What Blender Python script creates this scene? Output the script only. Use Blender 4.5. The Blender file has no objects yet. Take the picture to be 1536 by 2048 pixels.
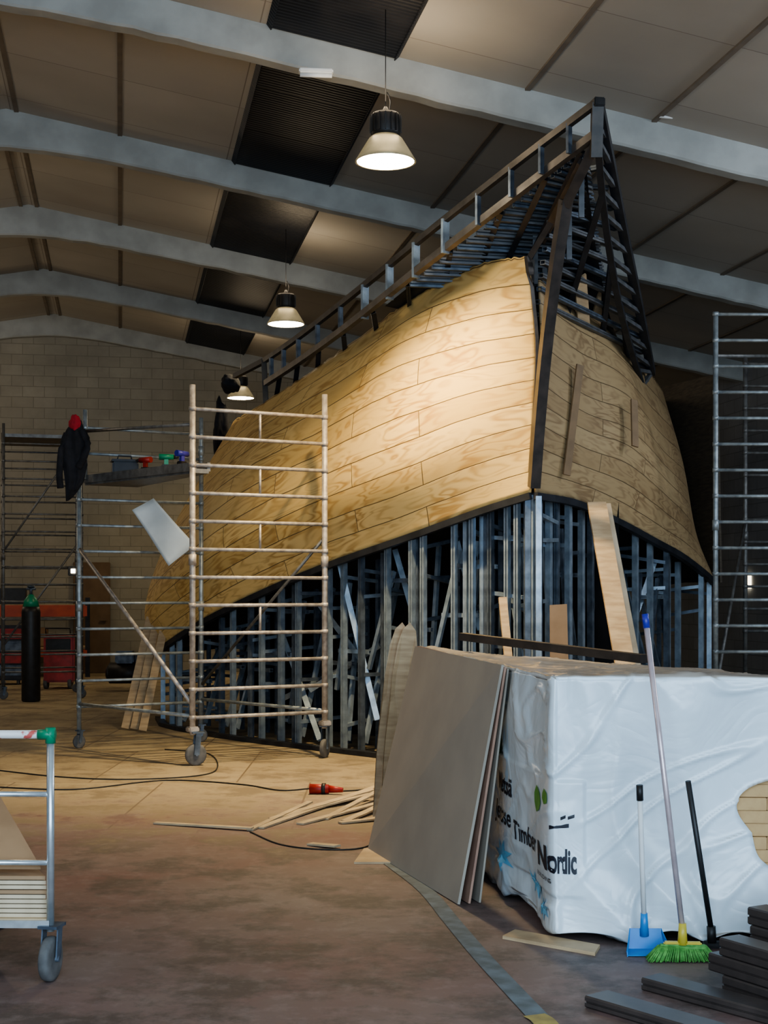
import bpy, bmesh, math, random
from mathutils import Vector, Matrix, noise
from mathutils.bvhtree import BVHTree
random.seed(7)
F=2950.0; H=1.55
# photogrammetric survey: direction measured in the photo + distance in metres -> world metres
def at(u,v,Y): return Vector(((u-768)/F*Y, Y, H-(v-1190)/F*Y))
def ground(u,v):
    Y=F*H/(v-1190.0); return Vector(((u-768)/F*Y,Y,0))
TH=math.radians(10.15); CT,ST=math.cos(TH),math.sin(TH)
def hall(hx,hy,z): return Vector((hx*CT-hy*ST, hx*ST+hy*CT, z))
COL=bpy.context.scene.collection
Z=Vector((0,0,1))
# ---------------------------------------------------------------- materials
def new_mat(name):
    m=bpy.data.materials.new(name); m.use_nodes=True
    nt=m.node_tree; b=nt.nodes['Principled BSDF']; return m,nt,b
def L(nt,a,b): nt.links.new(a,b)
def N(nt,t,**kw):
    n=nt.nodes.new(t)
    for k,v in kw.items():
        if k.startswith('i_'):
            key=k[2:]
            n.inputs[int(key) if key.isdigit() else key.replace('_',' ')].default_value=v
        else: setattr(n,k,v)
    return n
def ramp(nt,fac,stops):
    r=nt.nodes.new('ShaderNodeValToRGB'); e=r.color_ramp.elements
    e[0].position=stops[0][0]; e[0].color=(*stops[0][1],1)
    e[1].position=stops[-1][0]; e[1].color=(*stops[-1][1],1)
    for p,c in stops[1:-1]:
        x=e.new(p); x.color=(*c,1)
    L(nt,fac,r.inputs[0]); return r.outputs[0]
def mixc(nt,f,a,b,bt='MIX'):
    m=nt.nodes.new('ShaderNodeMix'); m.data_type='RGBA'; m.blend_type=bt
    for s,val in ((m.inputs[0],f),(m.inputs[6],a),(m.inputs[7],b)):
        if hasattr(val,'is_output'): L(nt,val,s)
        elif isinstance(val,(int,float)): s.default_value=val
        else: s.default_value=(*val,1)
    return m.outputs[2]
def math_(nt,op,a,b=None):
    m=nt.nodes.new('ShaderNodeMath'); m.operation=op
    for i,val in enumerate((a,b)):
        if val is None: continue
        if hasattr(val,'is_output'): L(nt,val,m.inputs[i])
        else: m.inputs[i].default_value=val
    return m.outputs[0]
def bump(nt,b,h,strength=.3,dist=.01):
    n=N(nt,'ShaderNodeBump'); n.inputs['Strength'].default_value=strength; n.inputs['Distance'].default_value=dist
    L(nt,h,n.inputs['Height']); L(nt,n.outputs[0],b.inputs['Normal'])
def mat(name,c1,c2=None,scale=6,rough=.6,metal=0,bmp=.15,stretch=(1,1,1),detail=5,lo=.35,hi=.65):
    m,nt,b=new_mat(name)
    if c2 is None: c2=tuple(x*.75 for x in c1)
    tc=N(nt,'ShaderNodeTexCoord'); mp=N(nt,'ShaderNodeMapping'); mp.inputs['Scale'].default_value=stretch
    L(nt,tc.outputs['Object'],mp.inputs[0])
    n=N(nt,'ShaderNodeTexNoise'); n.inputs['Scale'].default_value=scale; n.inputs['Detail'].default_value=detail
    L(nt,mp.outputs[0],n.inputs[0])
    L(nt,ramp(nt,n.outputs[0],[(lo,c2),(hi,c1)]),b.inputs['Base Color'])
    b.inputs['Roughness'].default_value=rough; b.inputs['Metallic'].default_value=metal
    if bmp: bump(nt,b,n.outputs[0],bmp)
    return m
def emis(name,c,s):
    m,nt,b=new_mat(name); b.inputs['Base Color'].default_value=(*c,1)
    n=N(nt,'ShaderNodeTexNoise',i_Scale=3.0)
    L(nt,ramp(nt,n.outputs[0],[(.2,tuple(x*.9 for x in c)),(.8,c)]),b.inputs['Emission Color'])
    b.inputs['Emission Strength'].default_value=s; return m

def mat_ply_hull(name,ca,cb,dark,seam=(.08,.047,.02)):
    m,nt,b=new_mat(name)
    uv=N(nt,'ShaderNodeUVMap'); uv.uv_map='UVMap'
    wob=N(nt,'ShaderNodeTexNoise',i_Scale=1.6); L(nt,uv.outputs[0],wob.inputs['Vector'])
    va=N(nt,'ShaderNodeVectorMath'); va.operation='MULTIPLY_ADD'; L(nt,wob.outputs['Color'],va.inputs[0]); va.inputs[1].default_value=(.04,.03,0); L(nt,uv.outputs[0],va.inputs[2])
    br=N(nt,'ShaderNodeTexBrick'); br.offset=.43; br.offset_frequency=2
    br.inputs['Color1'].default_value=(0,0,0,1); br.inputs['Color2'].default_value=(1,1,1,1); br.inputs['Mortar'].default_value=(.5,.5,.5,1)
    br.inputs['Scale'].default_value=1; br.inputs['Mortar Size'].default_value=.005; br.inputs['Mortar Smooth'].default_value=.5
    br.inputs['Brick Width'].default_value=2.1; br.inputs['Row Height'].default_value=.21
    L(nt,va.outputs[0],br.inputs[0])
    mp=N(nt,'ShaderNodeMapping'); mp.inputs['Scale'].default_value=(.9,4.0,1); L(nt,uv.outputs[0],mp.inputs[0])
    n=N(nt,'ShaderNodeTexNoise'); n.noise_dimensions='4D'; n.inputs['Scale'].default_value=1.7; n.inputs['Detail'].default_value=1.8; n.inputs['Distortion'].default_value=.6
    L(nt,mp.outputs[0],n.inputs['Vector']); L(nt,math_(nt,'MULTIPLY',br.outputs[0],7.0),n.inputs['W'])
    g=math_(nt,'MULTIPLY',n.outputs[0],50.0); g=math_(nt,'SINE',g); g=math_(nt,'ADD',math_(nt,'MULTIPLY',g,.5),.5)
    base=mixc(nt,br.outputs[0],ca,cb)
    big=N(nt,'ShaderNodeTexNoise',i_Scale=1.6); L(nt,uv.outputs[0],big.inputs['Vector'])
    amt=ramp(nt,big.outputs[0],[(.37,(.10,.10,.10)),(.58,(.82,.82,.82))])
    gf=math_(nt,'MULTIPLY',math_(nt,'POWER',g,2.0),amt)
    col=mixc(nt,gf,base,dark)
    vo=N(nt,'ShaderNodeTexVoronoi',i_Scale=1.0); mp2=N(nt,'ShaderNodeMapping'); mp2.inputs['Scale'].default_value=(1.4,2.6,1); L(nt,uv.outputs[0],mp2.inputs[0]); L(nt,mp2.outputs[0],vo.inputs['Vector'])
    kn=ramp(nt,vo.outputs['Distance'],[(.03,(.5,.5,.5)),(.06,(0,0,0))])
    col=mixc(nt,kn,col,(.24,.13,.05))
    col=mixc(nt,math_(nt,'MULTIPLY',br.outputs[1],.9),col,seam)
    L(nt,col,b.inputs['Base Color']); b.inputs['Roughness'].default_value=.6
    bump(nt,b,math_(nt,'SUBTRACT',1.0,br.outputs[1]),.6,.012)
    return m
M={}
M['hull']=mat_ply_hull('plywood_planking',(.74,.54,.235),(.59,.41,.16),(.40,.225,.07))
M['hull2']=mat_ply_hull('plywood_planking_shaded',(.42,.31,.17),(.34,.24,.125),(.22,.14,.07))  # same plywood, with the starboard side's shade put into its colours
M['galv']=mat('galvanised_steel',(.38,.47,.56),(.22,.28,.35),9,.42,.55,.05)
M['galvdark']=mat('dull_galvanised_steel',(.16,.20,.255),(.07,.09,.12),9,.5,.55,.05)
M['darksteel']=mat('dark_painted_steel',(.075,.062,.055),(.038,.034,.032),7,.45,.3,.05)
M['railsteel']=mat('brown_grey_steel',(.15,.135,.122),(.085,.078,.072),6,.45,.5,.05)
M['railtop']=mat('dark_steel_rail',(.10,.093,.086),(.055,.051,.048),6,.42,.5,.05)
M['navy']=mat('black_blue_steel',(.032,.036,.046),(.016,.018,.024),6,.5,.3,.05)
M['slat']=mat('dark_grey_slat',(.17,.18,.20),(.09,.10,.11),7,.5,.45,.05)
M['dark']=mat('black_shade_sheet',(.010,.011,.014),(.005,.006,.008),6,.9,0,.02)  # near-black colour standing in for the shade inside the hull
M['aft']=mat('dark_brown_boards',(.14,.115,.085),(.09,.075,.06),5,.8,0,.05,(1,1,8))  # dark brown boards of the after hull
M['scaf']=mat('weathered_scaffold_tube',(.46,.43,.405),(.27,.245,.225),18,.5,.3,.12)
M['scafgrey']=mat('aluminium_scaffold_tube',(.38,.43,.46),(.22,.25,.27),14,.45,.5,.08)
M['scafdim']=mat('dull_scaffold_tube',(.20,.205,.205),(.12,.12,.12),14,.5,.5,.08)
M['wood']=mat('raw_timber',(.52,.39,.24),(.38,.27,.16),5,.7,0,.15,(1,1,6))
M['woodpale']=mat('pale_timber',(.62,.51,.36),(.46,.36,.24),6,.7,0,.12)
M['scrap']=mat('dull_timber_scrap',(.48,.39,.26),(.34,.27,.18),6,.75,0,.12)
M['batwood']=mat('brown_wood_batten',(.25,.165,.09),(.19,.125,.07),5,.7,0,.1)
M['mdf']=mat('grey_brown_board',(.37,.33,.275),(.325,.29,.245),3,.6,0,.03)
M['mdfedge']=mat('pinkish_board',(.42,.26,.19),(.34,.2,.15),8,.7,0,.05)
M['black']=mat('black_plastic',(.02,.02,.022),(.01,.01,.01),12,.5,0,.05)
M['rubber']=mat('grey_rubber',(.15,.15,.15),(.08,.08,.08),12,.75,0,.05)
M['green']=mat('green_bristles',(.15,.42,.10),(.07,.25,.05),60,.6,0,.3)
M['gplastic']=mat('green_plastic',(.01,.25,.13),(.01,.18,.09),10,.4,0,.02)
M['blue']=mat('blue_plastic',(.03,.25,.62),(.02,.18,.5),6,.35,0,.03)
M['navyblue']=mat('dark_blue_grip',(.04,.04,.35),(.03,.03,.25),10,.4,0,.03)
M['yellow']=mat('yellow_plastic',(.68,.55,.08),(.5,.4,.06),10,.4,0,.03)
M['red']=mat('red_paint',(.42,.03,.025),(.25,.02,.015),8,.45,0,.03)
M['orange']=mat('orange_red_paint',(.48,.085,.03),(.35,.055,.02),5,.5,0,.03)
M['chrome']=mat('polished_tube',(.66,.71,.74),(.5,.54,.56),14,.28,.7,.03)
M['pinkpole']=mat('pale_metal_pole',(.66,.56,.58),(.52,.43,.45),14,.3,.4,.03)
M['white']=mat('white_sheet',(.72,.74,.74),(.6,.62,.63),4,.6,0,.03)
M['foam']=mat('bluish_white_sheet',(.52,.60,.66),(.42,.49,.55),3,.6,0,.1)
M['cloth']=mat('black_cloth',(.016,.017,.023),(.008,.008,.01),14,.95,0,.3)
M['redcloth']=mat('red_cloth',(.4,.02,.03),(.25,.01,.02),14,.9,0,.3)
M['card']=mat('brown_cardboard',(.40,.26,.15),(.32,.205,.115),4,.8,0,.03)
M['door']=mat('dull_brown_door',(.17,.115,.07),(.13,.085,.05),4,.8,0,.03)
M['cable']=mat('black_cable',(.03,.028,.025),(.015,.015,.015),10,.6,0,.02)
M['disc']=emis('lamp_glow',(1.0,.88,.66),40)
M['shade']=mat('lamp_reflector',(.42,.38,.26),(.3,.27,.18),8,.35,.3,.02)
b=M['shade'].node_tree.nodes['Principled BSDF']; b.inputs['Emission Color'].default_value=(1,.85,.5,1); b.inputs['Emission Strength'].default_value=.08
M['print']=mat('black_print',(.015,.017,.03),(.01,.012,.02),10,.5,0,0)
M['beam']=mat('grey_coated_roof_beam',(.37,.385,.375),(.29,.30,.29),3,.85,0,.25)
M['batten']=mat('brown_batten',(.19,.16,.125),(.15,.125,.1),5,.8,0,.1)
# ceiling panels
m,nt,b=new_mat('insulated_ceiling_panels')
tc=N(nt,'ShaderNodeTexCoord'); n=N(nt,'ShaderNodeTexNoise',i_Scale=.5,i_Detail=6.0); L(nt,tc.outputs['Object'],n.inputs[0])
br=N(nt,'ShaderNodeTexBrick'); br.offset=.0
br.inputs['Scale'].default_value=1; br.inputs['Mortar Size'].default_value=.006; br.inputs['Brick Width'].default_value=1.225; br.inputs['Row Height'].default_value=1.4
L(nt,tc.outputs['Object'],br.inputs[0])
br.inputs['Color1'].default_value=(.44,.42,.38,1); br.inputs['Color2'].default_value=(.385,.365,.33,1); br.inputs['Mortar'].default_value=(.22,.2,.175,1)
c=mixc(nt,ramp(nt,n.outputs[0],[(.35,(.0,.0,.0)),(.7,(.5,.5,.5))]),br.outputs[0],(.27,.245,.21))
L(nt,c,b.inputs['Base Color']); b.inputs['Roughness'].default_value=.85; M['ceil']=m
# skylight
m,nt,b=new_mat('dark_corrugated_skylight')
tc=N(nt,'ShaderNodeTexCoord'); w=N(nt,'ShaderNodeTexWave'); w.bands_direction='Y'; w.inputs['Scale'].default_value=5; w.inputs['Distortion'].default_value=.6
L(nt,tc.outputs['Object'],w.inputs[0]); n=N(nt,'ShaderNodeTexNoise',i_Scale=1.6); L(nt,tc.outputs['Object'],n.inputs[0])
c=mixc(nt,w.outputs[0],(.004,.006,.011),(.010,.012,.020)); c=mixc(nt,ramp(nt,n.outputs[0],[(.5,(0,0,0)),(.8,(.5,.5,.5))]),c,(.04,.04,.045))
L(nt,c,b.inputs['Base Color']); b.inputs['Roughness'].default_value=.5; b.inputs['Specular IOR Level'].default_value=.28; bump(nt,b,w.outputs[0],.35,.012); M['sky']=m
# block wall
def blockwall(name,a,bb,mo,axis):
    m,nt,b=new_mat(name); tc=N(nt,'ShaderNodeTexCoord'); sp=N(nt,'ShaderNodeSeparateXYZ'); L(nt,tc.outputs['Object'],sp.inputs[0])
    cb=N(nt,'ShaderNodeCombineXYZ'); L(nt,sp.outputs[axis],cb.inputs[0]); L(nt,sp.outputs[2],cb.inputs[1])
    br=N(nt,'ShaderNodeTexBrick'); L(nt,cb.outputs[0],br.inputs[0])
    br.inputs['Scale'].default_value=1; br.inputs['Mortar Size'].default_value=.008; br.inputs['Mortar Smooth'].default_value=.6; br.inputs['Brick Width'].default_value=.42; br.inputs['Row Height'].default_value=.21
    br.inputs['Color1'].default_value=(*a,1); br.inputs['Color2'].default_value=(*bb,1); br.inputs['Mortar'].default_value=(*mo,1)
    n=N(nt,'ShaderNodeTexNoise',i_Scale=1.2,i_Detail=8.0,i_Roughness=.65); L(nt,tc.outputs['Object'],n.inputs[0])
    L(nt,mixc(nt,ramp(nt,n.outputs[0],[(.38,(0,0,0)),(.7,(.7,.7,.7))]),br.outputs[0],tuple(x*.6 for x in a)),b.inputs['Base Color'])
    b.inputs['Roughness'].default_value=.9; bump(nt,b,math_(nt,'SUBTRACT',1.0,br.outputs[1]),.35,.015); return m
M['wall']=blockwall('concrete_block_wall',(.33,.31,.255),(.285,.265,.215),(.2,.185,.15),0)
M['wallr']=blockwall('dark_block_wall',(.22,.24,.27),(.19,.21,.24),(.13,.145,.165),1)
# floor
m,nt,b=new_mat('worn_painted_concrete')
tc=N(nt,'ShaderNodeTexCoord'); sp=N(nt,'ShaderNodeSeparateXYZ'); L(nt,tc.outputs['Object'],sp.inputs[0])
n1=N(nt,'ShaderNodeTexNoise',i_Scale=.9,i_Detail=7.0,i_Roughness=.6); n2=N(nt,'ShaderNodeTexNoise',i_Scale=2.1,i_Detail=8.0,i_Roughness=.72); n3=N(nt,'ShaderNodeTexNoise',i_Scale=9.0,i_Detail=8.0,i_Roughness=.7)
for q in (n1,n2,n3): L(nt,tc.outputs['Object'],q.inputs[0])
redc=ramp(nt,n1.outputs[0],[(.3,(.155,.08,.074)),(.5,(.16,.108,.098)),(.7,(.19,.148,.134))])
stain=ramp(nt,n2.outputs[0],[(.47,(0,0,0)),(.59,(.85,.85,.85))])
redc=mixc(nt,stain,redc,(.07,.053,.047))
scr=ramp(nt,n3.outputs[0],[(.5,(0,0,0)),(.70,(.36,.36,.36))]); redc=mixc(nt,scr,redc,(.28,.235,.22))
br=N(nt,'ShaderNodeTexBrick'); L(nt,tc.outputs['Object'],br.inputs[0]); br.inputs['Scale'].default_value=1; br.inputs['Mortar Size'].default_value=.008; br.inputs['Brick Width'].default_value=1.22; br.inputs['Row Height'].default_value=2.44
br.inputs['Color1'].default_value=(.42,.35,.235,1); br.inputs['Color2'].default_value=(.33,.27,.18,1); br.inputs['Mortar'].default_value=(.17,.13,.09,1)
sand=mixc(nt,math_(nt,'MULTIPLY',stain,.8),br.outputs[0],(.15,.115,.08))
yy=math_(nt,'ADD',sp.outputs[1],math_(nt,'MULTIPLY',math_(nt,'SUBTRACT',n2.outputs[0],.5),9.0))
mr=N(nt,'ShaderNodeMapRange'); mr.inputs[1].default_value=9.4; mr.inputs[2].default_value=11.4; L(nt,yy,mr.inputs[0])
L(nt,mixc(nt,mr.outputs[0],redc,sand),b.inputs['Base Color']); b.inputs['Roughness'].default_value=.6; bump(nt,b,n2.outputs[0],.15,.01); M['floor']=m
# wrap
m,nt,b=new_mat('white_plastic_wrap')
tc=N(nt,'ShaderNodeTexCoord'); ge=N(nt,'ShaderNodeNewGeometry'); sp=N(nt,'ShaderNodeSeparateXYZ'); L(nt,ge.outputs['Normal'],sp.inputs[0])
n=N(nt,'ShaderNodeTexNoise',i_Scale=3.0,i_Detail=8.0); L(nt,tc.outputs['Object'],n.inputs[0])
dust=math_(nt,'ADD',sp.outputs[2],math_(nt,'MULTIPLY',math_(nt,'SUBTRACT',n.outputs[0],.5),.5))
df=ramp(nt,dust,[(.45,(0,0,0)),(.75,(.85,.85,.85))])
wc=ramp(nt,n.outputs[0],[(.3,(.60,.68,.73)),(.6,(.70,.79,.85))])
L(nt,mixc(nt,df,wc,(.36,.305,.25)),b.inputs['Base Color']); b.inputs['Roughness'].default_value=.24
v=N(nt,'ShaderNodeTexNoise',i_Scale=3.2,i_Detail=2.5,i_Distortion=1.5); L(nt,tc.outputs['Object'],v.inputs[0])
r=math_(nt,'ABSOLUTE',math_(nt,'SUBTRACT',v.outputs[0],.5)); bump(nt,b,r,.28,.045); M['wrap']=m

# ---------------------------------------------------------------- geometry helpers
def frame(d,up=Z):
    d=d.normalized()
    if abs(d.dot(up))>.98: up=Vector((0,1,0)) if abs(d.y)<.9 else Vector((1,0,0))
    s=d.cross(up).normalized(); t=s.cross(d).normalized(); return s,t
def add_prof(bm,p0,p1,prof,up=Z,closed=True):
    p0=Vector(p0);p1=Vector(p1); s,t=frame(p1-p0,up)
    a=[bm.verts.new(p0+s*x+t*y) for x,y in prof]; b=[bm.verts.new(p1+s*x+t*y) for x,y in prof]
    n=len(prof)
    for i in range(n): bm.faces.new((a[i],a[(i+1)%n],b[(i+1)%n],b[i]))
    bm.faces.new(a[::-1]); bm.faces.new(b)
def add_bar(bm,p0,p1,w,h,up=Z):
    add_prof(bm,p0,p1,[(-w/2,-h/2),(w/2,-h/2),(w/2,h/2),(-w/2,h/2)],up)
def cprof(w,h,t=.006):
    return [(-w/2,-h/2),(w/2,-h/2),(w/2,-h/2+t*3),(w/2-t,-h/2+t*3),(w/2-t,-h/2+t),(-w/2+t,-h/2+t),(-w/2+t,h/2-t),(w/2-t,h/2-t),(w/2-t,h/2-t*3),(w/2,h/2-t*3),(w/2,h/2),(-w/2,h/2)]
def add_cyl(bm,p0,p1,r0,r1=None,seg=12):
    r1=r0 if r1 is None else r1; p0=Vector(p0);p1=Vector(p1); s,t=frame(p1-p0)
    an=[2*math.pi*i/seg for i in range(seg)]
    a=[bm.verts.new(p0+(s*math.cos(x)+t*math.sin(x))*r0) for x in an]; b=[bm.verts.new(p1+(s*math.cos(x)+t*math.sin(x))*r1) for x in an]
    for i in range(seg):
        f=bm.faces.new((a[i],a[(i+1)%seg],b[(i+1)%seg],b[i])); f.smooth=True
    bm.faces.new(a[::-1]); bm.faces.new(b)
def add_sweep(bm,pts,r,seg=8,prof=None):
    pts=[Vector(p) for p in pts]; rings=[]
    for i,p in enumerate(pts):
        d=pts[min(i+1,len(pts)-1)]-pts[max(i-1,0)]; s,t=frame(d)
        if prof: rings.append([bm.verts.new(p+s*x+t*y) for x,y in prof])
        else: rings.append([bm.verts.new(p+(s*math.cos(2*math.pi*k/seg)+t*math.sin(2*math.pi*k/seg))*r) for k in range(seg)])
    n=len(rings[0])
    for a,b in zip(rings,rings[1:]):
        for i in range(n):
            f=bm.faces.new((a[i],a[(i+1)%n],b[(i+1)%n],b[i])); f.smooth=not prof
    bm.faces.new(rings[0][::-1]); bm.faces.new(rings[-1])
def add_lathe(bm,c,prof,seg=28,cap=True):
    c=Vector(c); rings=[]
    for r,z in prof:
        rings.append([bm.verts.new(c+Vector((max(r,1e-4)*math.cos(2*math.pi*i/seg),max(r,1e-4)*math.sin(2*math.pi*i/seg),z))) for i in range(seg)])
    for a,b in zip(rings,rings[1:]):
        for i in range(seg):
            f=bm.faces.new((a[i],a[(i+1)%seg],b[(i+1)%seg],b[i])); f.smooth=True
    if cap: bm.faces.new(rings[0][::-1]); bm.faces.new(rings[-1])
def add_box(bm,c,size,rot=0,bev=0):
    g=bmesh.ops.create_cube(bm,size=1); mt=Matrix.Translation(Vector(c))@Matrix.Rotation(rot,4,'Z')@Matrix.Diagonal((*size,1))
    bmesh.ops.transform(bm,matrix=mt,verts=g['verts'])
    if bev:
        es=list({e for v_ in g['verts'] for e in v_.link_edges}); bmesh.ops.bevel(bm,geom=es,offset=bev,segments=2,affect='EDGES')
def add_slab(bm,quad,th):
    q=[Vector(p) for p in quad]; n=(q[1]-q[0]).cross(q[3]-q[0]).normalized()*th
    a=[bm.verts.new(p) for p in q]; b=[bm.verts.new(p+n) for p in q]
    for i in range(4): bm.faces.new((a[i],a[(i+1)%4],b[(i+1)%4],b[i]))
    bm.faces.new(a[::-1]); bm.faces.new(b)
WL={}
def wl(o): return WL.get(o.name,Vector((0,0,0)))
def finish(bm,name,mt,origin,parent=None,label=None):
    bmesh.ops.recalc_face_normals(bm,faces=bm.faces)
    bmesh.ops.translate(bm,verts=bm.verts,vec=-origin)
    me=bpy.data.meshes.new(name); bm.to_mesh(me); bm.free(); me.materials.append(mt)
    o=bpy.data.objects.new(name,me); COL.objects.link(o)
    if parent: 
        o.parent=parent; o.location=origin-wl(parent)
    else: o.location=origin
    if label: o['label']=label
    return o
def thing(name,label,cat,base,group=None):
    e=bpy.data.objects.new(name,None); COL.objects.link(e); e.location=base; e.empty_display_size=.1
    e['label']=label; e['category']=cat
    if group: e['group']=group
    WL[e.name]=Vector(base); return e
def part(par,name,fn,mt,label=None):
    bm=bmesh.new(); fn(bm)
    vs=[v_.co for v_ in bm.verts]
    c=Vector((sum(v_.x for v_ in vs)/len(vs),sum(v_.y for v_ in vs)/len(vs),min(v_.z for v_ in vs)))
    o=finish(bm,name,mt,c,par,label); WL[o.name]=c; return o
def solo(name,label,cat,fn,mt,group=None):
    o=part(None,name,fn,mt,label); o['category']=cat
    if group:o['group']=group
    return o
def struct(name,fn,mt,rot=TH):
    bm=bmesh.new(); fn(bm); o=finish(bm,name,mt,Vector((0,0,0))); o.rotation_euler=(0,0,rot); o['kind']='structure'; return o

def cr(p0,p1,p2,p3,t):
    return .5*((2*p1)+(p2-p0)*t+(2*p0-5*p1+4*p2-p3)*t*t+(3*p1-p0-3*p2+p3)*t**3)
def spl(P,x):
    n=len(P)-1; x=min(max(x,0),n-1e-6); i=int(x); t=x-i
    a=P[i-1] if i>0 else 2*P[0]-P[1]; d=P[i+2] if i+2<=n else 2*P[n]-P[n-1]
    return cr(a,P[i],P[i+1],d,t)
def bysp(P,k): return [spl(P,(len(P)-1)*i/(k-1)) for i in range(k)]
def atz(P,z):
    best=None
    for i in range(201):
        p=spl(P,(len(P)-1)*i/200)
        if best is None or abs(p.z-z)<abs(best.z-z): best=p
    return best

# ---------------------------------------------------------------- building shell
HXL,HXR,HY0,HY1=-12.0,9.5,-3.0,29.9; RX=-1.27
def deck(hx): return 7.08-.18*abs(hx-RX)
fl=struct('floor',lambda bm:[bm.faces.new([bm.verts.new(hall(x,y,0)) for x,y in ((HXL,HY0),(HXR,HY0),(HXR,HY1),(HXL,HY1))])],M['floor'],0)
def f(bm):
    for (xa,xb) in ((HXL-.3,RX),(RX,HXR+.3)):
        add_slab(bm,[(xa,HY0,deck(xa)),(xb,HY0,deck(xb)),(xb,HY1+.2,deck(xb)),(xa,HY1+.2,deck(xa))],.12)
struct('ceiling',f,M['ceil'])
def f(bm):
    pts=[(HXL,0),(HXR,0),(HXR,deck(HXR)),(RX,deck(RX)),(HXL,deck(HXL))]
    a=[bm.verts.new((x,HY1,z)) for x,z in pts]; b=[bm.verts.new((x,HY1+.2,z)) for x,z in pts]
    bm.faces.new(a); bm.faces.new(b[::-1])
    for i in range(5): bm.faces.new((a[i],b[i],b[(i+1)%5],a[(i+1)%5]))
struct('wall_back',f,M['wall'])
struct('wall_right',lambda bm:add_box(bm,(HXR+.1,(HY0+HY1)/2,deck(HXR)/2),(.2,HY1-HY0,deck(HXR))),M['wallr'])
struct('wall_left',lambda bm:add_box(bm,(HXL-.1,(HY0+HY1)/2,deck(HXL)/2),(.2,HY1-HY0,deck(HXL))),M['wallr'])
# roof beams
beams=[HY1-4.18*i for i in range(0,7)]
k=0
for bi,hy in enumerate(beams):
    k+=1
    yb=hy-(.11 if bi==0 else 0)
    def f(bm):
        rings=[]
        n=110
        for i in range(n+1):
            hx=HXL+(HXR-HXL)*i/n
            d=math.sqrt((hx-RX)**2+.6)   # rounded ridge haunch
            zb=6.79-.18*d; zt=deck(hx)+.01
            j=noise.noise(Vector((hx*3.1,hy,0)))*.008+noise.noise(Vector((hx*11,hy,3)))*.014
            w=.095+noise.noise(Vector((hx*4,hy,8)))*.005
            rings.append([bm.verts.new((hx,yb+s_*w,z_)) for s_,z_ in ((-1,zb+j+.02),(-.8,zb+j),(.8,zb+j),(1,zb+j+.02),(1,zt),(-1,zt))])
        for a,b_ in zip(rings,rings[1:]):
            for i in range(6): bm.faces.new((a[i],a[(i+1)%6],b_[(i+1)%6],b_[i]))
        bm.faces.new(rings[0]); bm.faces.new(rings[-1][::-1])
    struct('trim_%d'%k,f,M['beam'])
for hx in (-7.35,-6.12,-4.9,-3.67,-2.45,-1.38,-1.16,0,3.68,4.9,6.12,7.35,8.6):
    k+=1
    struct('trim_%d'%k,lambda bm:add_box(bm,(hx,(4+HY1)/2,deck(hx)-.006),(.05,HY1-4,.02)),M['batten'])
# skylights (one per bay)
for i in range(6):
    ya,yb=beams[i+1]+.1,beams[i]-.1
    def f(bm):
        n=3; a_,b_=1.32,2.44
        for j in range(n):
            y0=ya+(yb-ya)*j/n; y1=ya+(yb-ya)*(j+1)/n
            add_slab(bm,[(a_,y0,deck(a_)-.015),(b_,y0,deck(b_)-.015),(b_,y1-.02,deck(b_)-.03),(a_,y1-.02,deck(a_)-.03)],.01)
            add_slab(bm,[(a_-.04,y0,deck(a_-.04)-.0),(a_,y0,deck(a_)-.045),(a_,y1,deck(a_)-.045),(a_-.04,y1,deck(a_-.04))],.01)
            add_slab(bm,[(b_,y0,deck(b_)-.045),(b_+.04,y0,deck(b_+.04)-.0),(b_+.04,y1,deck(b_+.04)-.0),(b_,y1,deck(b_)-.045)],.01)
    struct('window_%d'%(i+1),f,M['sky'])
struct('window_7',lambda bm:add_box(bm,(HXR-.02,21.3,1.75),(.05,.2,.2)),emis('lit_opening',(1,.85,.6),4))
struct('door_1',lambda bm:(add_box(bm,(-.55,HY1-.05,1.1),(.72,.08,2.2),0,.01),add_box(bm,(-.32,HY1-.12,1.05),(.12,.04,.03),0,.005)),M['door'])

# ---------------------------------------------------------------- high bay lamps
def lamp(hy,hx=2.18,zd=5.16):
    c=hall(hx,hy,zd); e=thing('hanging_lamp','bell-shaped aluminium high bay lamp, lit, hanging under the roof','lamp',c,'high bay lamps under the roof')
    part(e,'lamp_shade',lambda bm:add_lathe(bm,c,[(.24,.0),(.255,0),(.25,.012),(.235,.035),(.19,.11),(.14,.19),(.11,.215),(.02,.217)],40,False),M['shade'])
    part(e,'lamp_glass',lambda bm:add_lathe(bm,c,[(.0,-.012),(.12,-.009),(.2,-.002),(.238,.004),(.238,.012),(0,.013)],40),M['disc'],'glowing round lens')
    def f(bm):
        add_lathe(bm,c,[(.09,.205),(.115,.23),(.12,.25),(.12,.38),(.11,.40),(.04,.41)],24)
        for i in range(16):
            a=i*math.pi/8; d=Vector((math.cos(a),math.sin(a),0)); add_bar(bm,c+d*.123+Vector((0,0,.24)),c+d*.123+Vector((0,0,.385)),.008,.02,d)
    part(e,'lamp_housing',f,M['black'],'black ribbed ballast housing')
    def f(bm):
        add_cyl(bm,c+Vector((0,0,.40)),c+Vector((0,0,deck(hx)-zd-.03)),.004,seg=6)
        add_sweep(bm,[c+Vector((.01+.03*math.sin(t_*3.1),0,.4+t_*.18)) for t_ in [i/8 for i in range(9)]],.005,6)
        add_lathe(bm,c+Vector((0,0,.40)),[(.02,0),(.03,.02),(.012,.06)],10)
    part(e,'suspension_rod',f,M['black'])
    return c
lc=[lamp(12.1),lamp(19.6),lamp(27.1)]
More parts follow.
